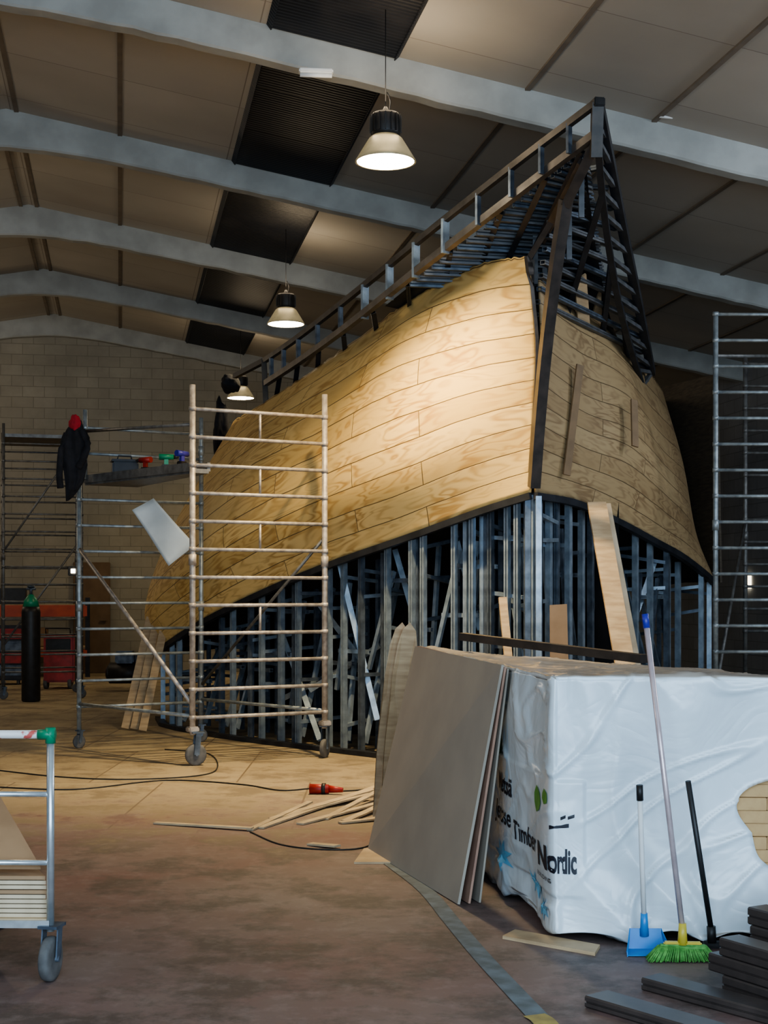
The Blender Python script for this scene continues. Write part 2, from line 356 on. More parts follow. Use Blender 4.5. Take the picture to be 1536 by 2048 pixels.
def light(kind,name,loc,energy,color,rot=(0,0,0),**kw):
    d=bpy.data.lights.new(name,kind); d.energy=energy; d.color=color
    for a,b_ in kw.items(): setattr(d,a,b_)
    o=bpy.data.objects.new(name,d); COL.objects.link(o); o.location=loc; o.rotation_euler=rot; return o
WARM=(1,.74,.38)
light('SPOT','lamp_and_fill_light',lc[0]-Vector((0,0,.05)),1350,WARM,spot_size=math.radians(122),spot_blend=1.0,shadow_soft_size=.09)
light('SPOT','lamp_and_fill_light',lc[1]-Vector((0,0,.05)),110,WARM,spot_size=math.radians(150),spot_blend=.7,shadow_soft_size=.2)
light('SPOT','lamp_and_fill_light',lc[2]-Vector((0,0,.05)),170,WARM,spot_size=math.radians(155),spot_blend=.6,shadow_soft_size=.2)
# point lights added above the lamps to brighten the ceiling
for c_,e_ in zip(lc,(30,26,22)): light('POINT','ceiling_fill_light',c_+Vector((0,0,.5)),e_,(1,.8,.55),shadow_soft_size=.35)
# unseen point lights added at the sides to brighten ceiling and far wall
for hx,hy,e_ in ((-5.2,7,170),(-5.2,19.6,120),(-5.2,27,110),(8.2,7,230),(8.2,11.5,150)):
    light('POINT','lamp_and_fill_light',hall(hx,hy,4.9),e_,(1,.82,.60) if hx<0 else (.85,.92,1),shadow_soft_size=.4)
# daylight through the open front of the hall
light('AREA','daylight_opening',hall(.5,-1.5,2.8),700,(.62,.82,1.0),(math.radians(90),0,TH),shape='RECTANGLE',size=8,size_y=4.5)
w=bpy.data.worlds.new('World'); bpy.context.scene.world=w; w.use_nodes=True
w.node_tree.nodes['Background'].inputs[0].default_value=(.6,.75,1,1); w.node_tree.nodes['Background'].inputs[1].default_value=.5

# ---------------------------------------------------------------- the ship
PORT=[[(1062,985,13.0),(1069,830,12.95),(1072,680,12.85),(1056,512,12.7)],
[(960,1017,13.3),(955,860,13.15),(950,700,13.2),(965,528,13.35)],
[(820,1068,13.75),(800,920,13.55),(800,745,13.75),(850,580,14.15)],
[(655,1126,14.6),(635,985,14.4),(655,825,14.65),(725,672,15.1)],
[(520,1183,15.4),(480,1060,15.25),(510,900,15.6),(600,760,16.1)],
[(400,1243,16.4),(352,1150,16.35),(405,985,16.8),(515,815,17.3)],
[(318,1300,17.8),(292,1215,18.0),(345,1060,18.5),(468,845,19.0)],
[(345,1310,21),(320,1210,21.2),(372,1050,21.5),(490,860,21.8)]]
STAR=[[(1070,985,13.0),(1076,830,12.95),(1082,700,12.9),(1078,560,12.8)],
[(1150,1000,13.5),(1165,880,13.55),(1165,760,13.65),(1145,608,13.8)],
[(1230,1035,14.1),(1258,915,14.2),(1252,800,14.4),(1215,660,14.7)],
[(1310,1078,14.9),(1338,985,15.1),(1325,880,15.4),(1275,718,15.8)],
[(1370,1112,15.7),(1376,1025,16.2),(1358,910,16.7),(1312,765,17.3)],
[(1427,1160,17.0),(1388,1060,17.8),(1362,925,18.5),(1325,790,19)],
[(1405,1160,21),(1372,1050,21.5),(1350,930,22),(1310,810,22)]]
PORT=[[at(*p) for p in c_] for c_ in PORT]; STAR=[[at(*p) for p in c_] for c_ in STAR]
def S(G,a,b): return spl([spl(c_,b) for c_ in G],a)
ship=thing('ship_hull','large wooden ship bow under construction, plywood planking over steel framing','ship',Vector((1.3,15,0)))
def surf(G,nu,nv,name,mt,label):
    bm=bmesh.new(); uvl=bm.loops.layers.uv.new('UVMap'); na=len(G)-1
    g=[[bm.verts.new(S(G,na*i/nu,3*j/nv)) for j in range(nv+1)] for i in range(nu+1)]
    al=[0]
    for i in range(nu): al.append(al[-1]+(g[i+1][nv//2].co-g[i][nv//2].co).length)
    for i in range(nu):
        for j in range(nv):
            fc=bm.faces.new((g[i][j],g[i+1][j],g[i+1][j+1],g[i][j+1])); fc.smooth=True
            for lp,(a,b_) in zip(fc.loops,((i,j),(i+1,j),(i+1,j+1),(i,j+1))): lp[uvl].uv=(al[a],2.1*b_/nv+.001)
    for i in range(nu+1):
        g[i][nv].co.z+=.025*noise.noise(Vector((i*.9,0,0))); g[i][0].co.z+=.025*noise.noise(Vector((i*.8,7,0)))
    o=finish(bm,name,mt,Vector((1.3,15,1)),ship,label); md=o.modifiers.new('thickness','SOLIDIFY'); md.thickness=.02; md.offset=0
    return o
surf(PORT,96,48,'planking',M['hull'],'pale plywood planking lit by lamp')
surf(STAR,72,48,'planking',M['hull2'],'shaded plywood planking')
def sheet(name,ba,bb_,dz,mt):
    def f(bm):
        n=30; rows=[]
        for i in range(n+1):
            t_=i/n; p=S(PORT,7*t_,ba); q=S(STAR,6*t_,bb_); rows.append((bm.verts.new(p+Vector((0.03,.03,dz))),bm.verts.new(q+Vector((-.03,.03,dz)))))
        for a,b_ in zip(rows,rows[1:]): bm.faces.new((a[0],b_[0],b_[1],a[1]))
    part(ship,name,f,mt)
sheet('deck',2.7,2.6,0,M['dark']); sheet('bottom_light_block',.12,.12,0,M['dark'])  # both sheets added to block lamp light and keep the inside dark
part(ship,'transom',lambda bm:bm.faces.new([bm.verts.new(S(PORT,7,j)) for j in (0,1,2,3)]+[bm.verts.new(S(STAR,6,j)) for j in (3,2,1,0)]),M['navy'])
part(ship,'aft_planking',lambda bm:add_slab(bm,[at(1318,775,20.5),at(1432,748,18.6),at(1440,1165,18.6),at(1330,1165,20.5)],.03),M['aft'],'dark brown planking of the after hull')
for (u0,v0,y0,u1,v1,y1) in ((1160,730,13.40,1133,950,13.25),(1268,800,14.15,1270,893,14.0)):
    part(ship,'batten',lambda bm:add_bar(bm,at(u0,v0,y0),at(u1,v1,y1),.075,.02,Vector((0.55,-1,0))),M['batwood'],'short brown batten on planking')
# stem
stem=[at(1068,975,12.9),at(1078,840,12.75),at(1092,690,12.55),at(1112,530,12.3),at(1132,400,12.1)]
sq=lambda w_,h_:[(-w_/2,-h_/2),(w_/2,-h_/2),(w_/2,h_/2),(-w_/2,h_/2)]
part(ship,'stem_post',lambda bm:add_sweep(bm,bysp(stem,14),0,prof=sq(.09,.1)),M['darksteel'],'dark brown steel stem post')
part(ship,'stem_post',lambda bm:add_sweep(bm,bysp([at(1056,512,12.72),at(1066,600,12.78),at(1074,700,12.8),at(1068,830,12.88),at(1060,945,12.95)],12),0,prof=sq(.03,.08)),M['darksteel'],'thin dark edge strip along the planking')
for p0,p1,w_ in ((at(1132,410,12.1),at(1190,290,11.75),.08),(at(1192,315,11.7),at(1195,205,11.6),.09),(at(1085,480,12.75),at(1165,325,11.9),.07),(at(1056,520,12.75),at(1130,400,12.4),.05),(at(1060,620,12.9),at(1062,520,12.9),.06)):
    part(ship,'stem_bracket',lambda bm:add_bar(bm,p0,p1,w_,w_,Vector((0,1,0))),M['darksteel'])
part(ship,'stem_cap',lambda bm:add_box(bm,at(1195,207,11.6),(.09,.12,.07),.2,.008),M['black'])
# rails
PU=[at(*p) for p in ((1190,208,11.6),(1035,325,12.3),(860,463,13.3),(720,578,14.5),(600,672,16.0),(528,722,17.2))]
PL=[at(*p) for p in ((1192,268,11.65),(1040,383,12.35),(845,533,13.4),(705,645,14.6),(605,718,15.9),(532,766,17.1))]
SU=[at(*p) for p in ((1198,215,11.6),(1222,335,12.3),(1248,470,13.2),(1275,600,14.3),(1303,745,15.8))]
SL=[at(*p) for p in ((1196,285,11.65),(1205,395,12.35),(1222,520,13.2),(1246,640,14.2),(1285,775,15.6))]
part(ship,'rail',lambda bm:add_sweep(bm,bysp(PU,24),0,prof=sq(.05,.055)),M['railtop'],'dark steel upper rail')
part(ship,'rail',lambda bm:add_sweep(bm,bysp(PL,24),0,prof=sq(.06,.062)),M['railsteel'],'brown-grey steel lower rail')
part(ship,'rail',lambda bm:add_sweep(bm,bysp(SU,20),0,prof=sq(.08,.08)),M['navy'],'black steel rail')
part(ship,'rail',lambda bm:add_sweep(bm,bysp(SL,20),0,prof=sq(.055,.055)),M['navy'],'black steel rail')
for i in range(13):
    t_=(i+.9)/13.5
    a=spl(PU,5*t_); b_=spl(PL,5*(t_+.0)); wd=.085 if 3<i<8 else .05
    part(ship,'rail_post',lambda bm:add_bar(bm,a,Vector((a.x,a.y,b_.z-.02)),wd,.025,Vector((1,-1,0))),M['galv'] if 3<i<8 else M['galvdark'])
part(ship,'rail_post',lambda bm:add_bar(bm,PU[-1],PL[-1]-Vector((0,0,.25)),.06,.06,Vector((0,1,0))),M['railtop'],'dark end post of the rail')
part(ship,'rail_bracket',lambda bm:add_bar(bm,PU[-1],at(470,752,18.6),.06,.06),M['navy'],'dark rail end running aft')
# horizontal rungs joining the two starboard rails, and bars running from the stem to the rail
for i in range(14):
    z_=5.25-i*.115; a=atz(SU,z_); b_=atz(SL,z_)
    part(ship,'rail_rung',lambda bm:add_bar(bm,a,Vector((b_.x,b_.y,z_)),.04,.035),M['slat'])
for i in range(13):
    z_=5.15-i*.105; a=atz(stem,min(z_,4.75)); b_=atz(SU,z_); x0=a.x+(max(0,z_-4.75))*.5
    part(ship,'crossbar',lambda bm:add_prof(bm,Vector((x0-.08,a.y+.45,z_)),Vector((b_.x-.03,b_.y+.12,z_-.02)),cprof(.05,.04)),M['galvdark'] if i%3==0 else M['slat'])
# cross beams between rails, horizontal, stacked in layers
for i in range(22):
    t_=.07+.45*i/21
    a=spl(PL,5*t_*.86); b_=spl(SL,4*min(1,t_*1.25))
    a=a+Vector((.06,.12,0)); zz=min(a.z,b_.z+.25)
    b_=Vector((b_.x-.05,a.y+.25,zz-.02)); a=Vector((a.x,a.y,zz))
    part(ship,'deck_beam',lambda bm:add_prof(bm,a,b_,cprof(.05,.05)),M['slat'] if i%3 else M['galvdark'])
    if i%4==1:
        q=a.lerp(b_,random.uniform(.45,.8))
        part(ship,'stanchion',lambda bm:add_prof(bm,q+Vector((0,0,.12)),Vector((q.x,q.y,q.z-.42)),cprof(.045,.04),Vector((0,1,0))),M['slat'])
for i in range(10):
    t_=(i+.5)/10; a=spl(PL,5*t_); 
    h=S(PORT,.2+5.0*t_,3)
    part(ship,'stanchion',lambda bm:add_prof(bm,a+Vector((.05,.08,0)),h+Vector((.14,.3,-.1)),cprof(.05,.04),Vector((0,1,0))),M['navy'])
for i in range(3):
    t_=(i*2+1.8)/7.5; a=spl(SL,4*t_); h=S(STAR,4.2*t_,3)
    part(ship,'stanchion',lambda bm:add_prof(bm,a,h-Vector((.1,-.2,.3)),cprof(.05,.04),Vector((0,1,0))),M['navy'])
def f(bm):
    rows=[]
    for i in range(11):
        t_=i/10; a=spl(PL,5*(.03+.5*t_)); b_=spl(SL,4*(.03+.93*t_))
        rows.append((bm.verts.new(a+Vector((.1,.3,.05))),bm.verts.new(Vector((b_.x-.06,max(b_.y,a.y)+.3,max(b_.z,a.z-.3))))))
    for a,b_ in zip(rows,rows[1:]): bm.faces.new((a[0],b_[0],b_[1],a[1]))
part(ship,'foredeck_sheet',f,M['navy'],'dark sheet behind the slats')
for (u,v,y,u1,v1) in ((1160,555,13.35,1168,655),(1210,578,13.9,1188,655)):
    part(ship,'loose_board',lambda bm:add_bar(bm,at(u,v,y),at(u1,v1,y+.6),.13,.02,Vector((0.2,-1,0))),M['wood'],'pale board standing in the bow')
def blob(bm,c,sx,sy,sz,seed,amp=.25):
    g=bmesh.ops.create_icosphere(bm,subdivisions=4,radius=1)
    for v_ in g['verts']:
        n_=noise.noise(v_.co*1.3+Vector((seed,0,0)))+.25*noise.noise(v_.co*4+Vector((seed,5,0)))
        v_.co=Vector(c)+Vector((v_.co.x*sx,v_.co.y*sy,v_.co.z*sz))*(1+amp*n_)
    for f_ in bm.faces: f_.smooth=True
part(ship,'tarpaulin',lambda bm:blob(bm,at(462,768,19.2),.13,.3,.12,3,.35),M['cloth'],'dark tarpaulin draped over rail end')
part(ship,'tarpaulin',lambda bm:blob(bm,at(442,860,19.4),.10,.2,.42,9,.4),M['cloth'],'dark sheeting at the hull edge')
# framing under the hull
def framing(G,amax,n,inward):
    prev=None
    for i in range(n):
        a_=amax*(i+.35+random.uniform(-.3,.3))/n
        p=S(G,a_,.02); q=S(G,min(a_+.05,len(G)-1.01),.02)
        d=(q-p); d.z=0; d.normalize(); nrm=Vector((-d.y,d.x,0))*inward
        top=p.z-.03; jt=random.uniform(-.15,.15)
        base=Vector((p.x,p.y,0))+nrm*random.uniform(.04,.16)
        part(ship,'stud',lambda bm:add_prof(bm,base,base+Vector((0,0,top)),cprof(.055,.045),d),M['galv'] if random.random()<.7 else M['galvdark'])
        if random.random()<.5:
            b2=base+d*random.uniform(.08,.14)+nrm*.05
            part(ship,'stud',lambda bm:add_prof(bm,b2,b2+Vector((0,0,top-.05)),cprof(.04,.035),nrm),random.choice((M['galv'],M['galvdark'])))
        inn=base+nrm*random.uniform(.45,.7)+d*jt
        ti=min(top+.05,2.5)
        part(ship,'stud',lambda bm:add_prof(bm,inn,inn+Vector((0,0,ti)),cprof(.045,.04),d),M['galvdark'])
        for zz in random.sample((.25,top*.4,top*.62,top-.14,top-.4),3):
            part(ship,'crossbar',lambda bm:add_prof(bm,base+Vector((0,0,zz)),inn+Vector((0,0,zz+random.uniform(-.1,.1))),cprof(.04,.035)),random.choice((M['galv'],M['galvdark'])))
        if random.random()<.45:
            part(ship,'diagonal_brace',lambda bm:add_prof(bm,base+nrm*.05+Vector((0,0,.1)),inn+d*.25+Vector((0,0,top*.95)),cprof(.045,.035),d),M['galv'])
        if prev and random.random()<.45:
            za,zb_=(top*.92,random.uniform(.1,.9)) if random.random()<.6 else (random.uniform(.1,.6),top*.85)
            part(ship,'diagonal_brace',lambda bm:add_prof(bm,prev+nrm*.08+Vector((0,0,za)),base+nrm*.1+Vector((0,0,zb_)),cprof(.04,.035),nrm),random.choice((M['galv'],M['galvdark'])))
        if prev and random.random()<.6:
            zz=random.uniform(.5,top-.2)
            part(ship,'crossbar',lambda bm:add_prof(bm,prev+nrm*.12+Vector((0,0,zz)),base+nrm*.12+d*.2+Vector((0,0,zz)),cprof(.045,.04)),random.choice((M['galv'],M['galvdark'])))
        prev=base
    pts=[Vector((S(G,amax*i/16,0).x,S(G,amax*i/16,0).y,.025)) for i in range(17)]
    part(ship,'floor_track',lambda bm:add_sweep(bm,pts,0,prof=sq(.09,.045)),M['navy'])
    pts=[S(G,amax*i/24,.0)+Vector((0,0,-.03)) for i in range(25)]
    part(ship,'edge_track',lambda bm:add_sweep(bm,pts,0,prof=sq(.06,.06)),M['navy'],'dark steel strip under the planking edge')
framing(PORT,6.2,22,-1)
framing(STAR,5.3,13,1)
bb=Vector((1.36,12.98,0)); part(ship,'stem_support',lambda bm:add_prof(bm,bb,bb+Vector((0,0,2.42)),cprof(.05,.05),Vector((0,1,0))),M['galv'])
bb2=Vector((1.27,13.04,0)); part(ship,'stem_support',lambda bm:add_prof(bm,bb2,bb2+Vector((0,0,2.42)),cprof(.05,.05),Vector((0,1,0))),M['galvdark'])
for (u0,v0,y0,u1,v1,y1) in ((560,1255,15.6,640,1480,15.0),(680,1130,14.7,755,1440,14.4),(620,1380,15.2,760,1290,14.9),(905,1050,14.2,960,1260,14.0),(560,1400,15.7,700,1330,15.2),(1180,1080,14.6,1130,1270,14.4),(1310,1120,15.4,1250,1290,15.2),(640,1210,15.2,730,1330,14.8),(790,1100,14.4,830,1240,14.2)):
    part(ship,'diagonal_brace',lambda bm:add_prof(bm,at(u0,v0,y0),at(u1,v1,y1),cprof(.055,.045),Vector((0,1,0))),M['galv'])
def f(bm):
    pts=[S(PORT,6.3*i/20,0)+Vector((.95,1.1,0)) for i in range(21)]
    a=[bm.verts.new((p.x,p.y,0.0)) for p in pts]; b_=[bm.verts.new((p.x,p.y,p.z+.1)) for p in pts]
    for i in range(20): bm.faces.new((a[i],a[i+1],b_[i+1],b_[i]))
part(ship,'stud_gap_shade',f,M['dark'],'black sheet behind studs, added as shade')  # black sheet added so the gaps between studs look shaded

# ---------------------------------------------------------------- casters
def caster(par,base,r,wmat,ang=0.3,h=None):
    base=Vector(base); h=h or 2.6*r; d=Vector((math.cos(ang),math.sin(ang),0)); s=Vector((-d.y,d.x,0))
    c=base+Vector((0,0,r))
    def fk(bm):
        for sg in (-1,1): add_bar(bm,c+s*sg*r*.36,c+s*sg*r*.36+Vector((0,0,h-r))+d*r*.2,.006,r*.5,d)
        add_bar(bm,c+Vector((0,0,h-r))-d*r*.4,c+Vector((0,0,h-r))+d*r*.7,r*.9,.012)
        add_cyl(bm,c-s*r*.42,c+s*r*.42,.012,seg=8)
    fo=part(par,'caster',fk,M['galvdark'],'steel swivel caster')
    def fw(bm):
        pr=[(.0,-.25),(.8,-.25),(.96,-.2),(1,-.1),(1,.1),(.96,.2),(.8,.25),(.0,.25)]
        seg=24; rings=[]
        for rr,zz in pr: rings.append([bm.verts.new(c+s*zz*r+(d*math.cos(2*math.pi*i/seg)+Z*math.sin(2*math.pi*i/seg))*max(rr,.01)*r) for i in range(seg)])
        for a,b_ in zip(rings,rings[1:]):
            for i in range(seg):
                f_=bm.faces.new((a[i],a[(i+1)%seg],b_[(i+1)%seg],b_[i])); f_.smooth=True
        bm.faces.new(rings[0]); bm.faces.new(rings[-1][::-1])
    w_=part(fo,'wheel',fw,wmat); return h
# ---------------------------------------------------------------- scaffold tower
tw=thing('scaffold_tower','weathered rolling scaffold tower with two ladder frames and a deck','scaffold',Vector((-2.4,14.4,0)))
A0=Vector((-1.74,13.4,0)); A1=Vector((-.565,14.05,0)); B0=Vector((-3.08,14.9,0)); B1=Vector((-1.93,15.57,0))
def V(p,z): return Vector((p.x,p.y,z))
def ladder_frame(par,P,Q,z0,z1,rz,mt,r=.026,rr=.017,label=None):
    zm=(z0+z1)/2
    o=part(par,'ladder_frame',lambda bm:(add_cyl(bm,V(P,z0),V(P,z1),r,seg=14),add_cyl(bm,V(Q,z0),V(Q,z1),r,seg=14),
      [add_cyl(bm,V(P,z+.0),V(Q,z),rr,seg=10) for z in rz],
      [add_cyl(bm,V(X_,z-.02),V(X_,z+.02),r*1.2,seg=14) for X_ in (P,Q) for z in rz],
      [add_cyl(bm,V(X_,zm-.05),V(X_,zm+.05),r*1.3,seg=14) for X_ in (P,Q)]),mt,label); return o
rzA=[3.243-.2553*i for i in range(12)]
ladder_frame(tw,A0,A1,.28,3.46,rzA,M['scaf'],.0275,.0175,'pale weathered front ladder frame')
mid=A0.lerp(A1,.5)
for i in (0,2,4,7):
    part(tw,'ladder_stay',lambda bm:add_cyl(bm,V(mid,rzA[i]),V(mid,rzA[i+1]),.012,seg=8),M['scaf'])
ladder_frame(tw,B0,B1,.15,2.72,[.42+.262*i for i in range(9)],M['scafgrey'],.024,.015,label='dull grey rear ladder frame')
ladder_frame(tw,B0+Vector((.06,0,0)),B1,2.72,3.42,[2.98,3.24],M['scafgrey'],.024,.015,label='upper guard frame')
part(tw,'diagonal_brace',lambda bm:add_cyl(bm,V(B0,2.02),V(A0,.55),.02,seg=10),M['scaf'])
part(tw,'diagonal_brace',lambda bm:add_cyl(bm,V(B1,.6),V(A1,2.1),.016,seg=10),M['scafdim'],'thin dark brace')
part(tw,'tie_bar',lambda bm:add_cyl(bm,V(B0,3.2),V(A0,3.1),.016,seg=10),M['scafdim'])
for p0,p1 in ((V(B0,.45),V(A0,.45)),(V(B1,.45),V(A1,.45))):
    part(tw,'tie_bar',lambda bm:add_cyl(bm,p0,p1,.018,seg=10),M['scafgrey'])
dq=(A1-A0).normalized()
def f(bm):
    a=B0+dq*.06;b_=B0+dq*.62;c_=A0+dq*.16;d_=A0+dq*.03
    add_slab(bm,[V(a,2.70),V(b_,2.70),V(c_,2.70),V(d_,2.70)],.04)
    for s_,e_ in ((a,d_),(b_,c_)): add_bar(bm,V(s_,2.72),V(e_,2.72),.03,.08)
part(tw,'deck_platform',f,M['scafdim'])
caster(tw,A0+Vector((.03,0,0)),.10,M['rubber'],.4,.30); caster(tw,A1,.09,M['rubber'],1.2,.30)
caster(tw,B0,.07,M['rubber'],.8,.18); caster(tw,B1,.07,M['rubber'],.2,.18)
part(tw,'base_bracket',lambda bm:add_box(bm,V(A0,.33),(.1,.1,.05),.5,.01),M['scaf'])
part(tw,'base_bracket',lambda bm:add_box(bm,V(A1,.33),(.1,.1,.05),.5,.01),M['scaf'])
zt=2.80
def drill(c,mt,ang,lab):
    d=Vector((math.cos(ang),math.sin(ang),0)); c=Vector(c)
    e=thing('cordless_drill',lab,'drill',c)
    part(e,'body',lambda bm:(add_cyl(bm,c+Vector((0,0,.12))-d*.07,c+Vector((0,0,.12))+d*.07,.03,.026,12),add_bar(bm,c+Vector((0,0,.04)),c+Vector((0,0,.11)),.03,.04,d)),mt)
    part(e,'battery',lambda bm:add_box(bm,c+Vector((0,0,.025)),(.09,.06,.045),ang,.008),M['black'])
    part(e,'chuck',lambda bm:add_cyl(bm,c+Vector((0,0,.12))+d*.07,c+Vector((0,0,.12))+d*.12,.02,.01,10),M['black'])
pdk=lambda t_,s_:B0.lerp(A0,t_)+dq*s_
drill(V(pdk(.55,.28),zt-.04),M['gplastic'],.2,'green cordless drill lying on the scaffold deck')
drill(V(pdk(.35,.3),zt-.04),M['red'],2.6,'red cordless drill on the scaffold deck')
drill(V(pdk(.75,.2),zt-.04),M['navyblue'],.9,'blue cordless drill on the scaffold deck')
def f(bm):
    c_=V(pdk(.16,.3),2.745); add_box(bm,c_+Vector((0,0,.07)),(.26,.16,.14),.3,.015); add_box(bm,c_+Vector((0,0,.15)),(.28,.18,.025),.3,.006)
    add_sweep(bm,[c_+Vector((-.07,-.02,.16)),c_+Vector((-.06,-.02,.2)),c_+Vector((.06,.02,.2)),c_+Vector((.07,.02,.16))],.008,8)
solo('tool_box','small dark tool box standing on the scaffold deck','tool box',f,M['navy'])
# jacket hanging on the rear post
jb=V(B0,2.62)+Vector((-.05,-.09,0))
jk=thing('jacket','black work jacket with red hood hanging from the scaffold','jacket',jb)
def f(bm):
    prof=[(-.02,.055,.03),(.08,.09,.045),(.25,.115,.05),(.42,.125,.05),(.55,.115,.045),(.66,.08,.04),(.73,.04,.03)]
    rings=[];seg=36
    for z_,rx,ry in prof:
        sh=.02*math.sin(z_*9)-(.7-z_)*.06+.04
        rings.append([bm.verts.new(jb+Vector((sh+rx*math.cos(a)*(1+.12*math.sin(3*a+z_*9)),ry*math.sin(a)*(1+.35*math.sin(6*a+z_*5)),z_-.05+.07*math.cos(a+.4)*(.8-z_)))) for a in [2*math.pi*i/seg for i in range(seg)]])
    for a,b_ in zip(rings,rings[1:]):
        for i in range(seg):
            f_=bm.faces.new((a[i],a[(i+1)%seg],b_[(i+1)%seg],b_[i])); f_.smooth=True
    bm.faces.new(rings[0][::-1]); bm.faces.new(rings[-1])
part(jk,'body',f,M['cloth'])
part(jk,'sleeve',lambda bm:add_sweep(bm,bysp([jb+Vector(q) for q in ((.1,-.02,.58),(.16,-.03,.45),(.12,-.04,.3),(.07,-.05,.2))],10),.036,10),M['cloth'])
part(jk,'sleeve',lambda bm:add_sweep(bm,bysp([jb+Vector(q) for q in ((-.05,-.02,.55),(-.10,-.03,.4),(-.12,-.04,.15),(-.11,-.04,.0))],10),.034,10),M['cloth'])
part(jk,'hood',lambda bm:blob(bm,jb+Vector((.03,-.02,.66)),.055,.05,.09,2,.3),M['redcloth'],'red hood lining')
def f(bm):
    c4=[at(264,1020,15.1),at(306,996,15.1),at(390,1090,15.0),at(338,1132,15.0)]; n=10
    top=[];bot=[]
    for i in range(n+1):
        ra=[];rb_=[]
        for j in range(n+1):
            s_,t_=i/n,j/n; p=(c4[0].lerp(c4[1],s_)).lerp(c4[3].lerp(c4[2],s_),t_); p.y+=.03*math.sin(t_*5+s_*2)
            ra.append(bm.verts.new(p)); rb_.append(bm.verts.new(p+Vector((0,.02,0))))
        top.append(ra); bot.append(rb_)
    for i in range(n):
        for j in range(n):
            bm.faces.new((top[i][j],top[i+1][j],top[i+1][j+1],top[i][j+1])).smooth=True; bm.faces.new((bot[i][j],bot[i][j+1],bot[i+1][j+1],bot[i+1][j])).smooth=True
    for i in range(n):
        for (A_,B_,C_,D_) in ((top[i][0],top[i+1][0],bot[i+1][0],bot[i][0]),(top[i][n],top[i+1][n],bot[i+1][n],bot[i][n]),(top[0][i],top[0][i+1],bot[0][i+1],bot[0][i]),(top[n][i],top[n][i+1],bot[n][i+1],bot[n][i])): bm.faces.new((A_,B_,C_,D_))
solo('foam_panel','bluish white flexible sheet hanging tilted on scaffold rungs','panel',f,M['foam'])
# ---------------------------------------------------------------- right scaffold
sr=thing('scaffold_tower','tall blue-grey aluminium scaffold ladder frame beside the hull','scaffold',Vector((3.9,14.8,0)))
C0=Vector((3.26,14.5,0)); C1=Vector((4.62,14.55,0)); D0=Vector((3.72,16.9,0)); D1=Vector((5.05,17.0,0))
ladder_frame(sr,C0,C1,.15,4.32,[4.31-.2553*i for i in range(16)],M['scafgrey'],.026,.017)
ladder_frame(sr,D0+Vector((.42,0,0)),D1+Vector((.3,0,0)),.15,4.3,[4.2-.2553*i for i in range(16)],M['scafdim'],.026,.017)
part(sr,'diagonal_brace',lambda bm:add_cyl(bm,V(C0,3.9),V(D1,4.3),.018),M['scafdim'])
part(sr,'diagonal_brace',lambda bm:add_cyl(bm,V(C0,.6),V(D0+Vector((.42,0,0)),2.4),.018),M['scafdim'])
for p in (C0,C1): caster(sr,p,.07,M['rubber'],.5,.18)
for p in (D0+Vector((.42,0,0)),D1+Vector((.3,0,0))): caster(sr,p,.07,M['rubber'],.5,.18)
# ---------------------------------------------------------------- far left scaffold
sl=thing('scaffold_tower','distant dark scaffold tower near the block wall','scaffold',Vector((-5,22,0)))
E0=Vector((-5.65,21.9,0)); E1=Vector((-4.55,22.2,0)); G0=Vector((-6.0,23.2,0)); G1=Vector((-4.9,23.5,0))
rz=[.4+.262*i for i in range(14)]
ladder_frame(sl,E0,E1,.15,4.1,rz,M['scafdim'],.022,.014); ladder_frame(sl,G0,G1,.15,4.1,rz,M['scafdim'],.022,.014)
for p0,p1 in ((V(E0,.5),V(G0,2.4)),(V(E0,2.2),V(E1,3.9)),(V(E1,2.5),V(G1,.7)),(V(E0,3.4),V(G0,1.5)),(V(E0,.8),V(E1,2.4))):
    part(sl,'diagonal_brace',lambda bm:add_cyl(bm,p0,p1,.016),M['scafdim'])
part(sl,'deck_platform',lambda bm:add_slab(bm,[V(E0,3.9),V(E1,3.9),V(G1,3.9),V(G0,3.9)],.05),M['scafdim'])
for p in (E0,E1,G0,G1): caster(sl,p,.07,M['rubber'],.5,.18)

# ---------------------------------------------------------------- back-left workshop items
gb=ground(62,1403)
gc=thing('gas_cylinder','tall black gas cylinder with green shoulder standing on floor','gas cylinder',gb)
part(gc,'body',lambda bm:add_lathe(bm,gb,[(.12,0),(.135,.02),(.135,1.3),(.12,1.38)],28),M['black'])
part(gc,'shoulder',lambda bm:add_lathe(bm,gb,[(.12,1.38),(.10,1.47),(.05,1.54),(.03,1.56)],28),M['gplastic'],'green rounded shoulder')
part(gc,'valve',lambda bm:(add_cyl(bm,gb+Vector((0,0,1.56)),gb+Vector((0,0,1.68)),.025),add_cyl(bm,gb+Vector((-.07,0,1.64)),gb+Vector((.07,0,1.64)),.02),add_lathe(bm,gb+Vector((0,0,1.66)),[(.05,0),(.055,.015),(.05,.03)],14)),M['galvdark'])
rb=ground(122,1376)
wm=thing('welding_machine','red wheeled welding machine cabinet standing by gas cylinder','welding machine',rb)
part(wm,'body',lambda bm:add_box(bm,rb+Vector((0,0,.5)),(.5,.6,.78),.1,.03),M['red'])
part(wm,'control_panel',lambda bm:add_box(bm,rb+Vector((.02,-.3,.72)),(.4,.03,.22),.1,.01),M['black'])
part(wm,'handle',lambda bm:add_sweep(bm,[rb+Vector(q) for q in ((-.2,-.2,.88),(-.2,-.26,1.0),(.2,-.24,1.0),(.2,-.2,.88))],.015),M['black'])
for dx in (-.2,.2):
    part(wm,'wheel',lambda bm:add_cyl(bm,rb+Vector((dx-.03,-.2,.1)),rb+Vector((dx+.03,-.2,.1)),.1,seg=20),M['rubber'])
kb=hall(-3.1,28.8,0)
rk=thing('storage_rack','orange steel storage rack with boards against block wall','rack',kb)
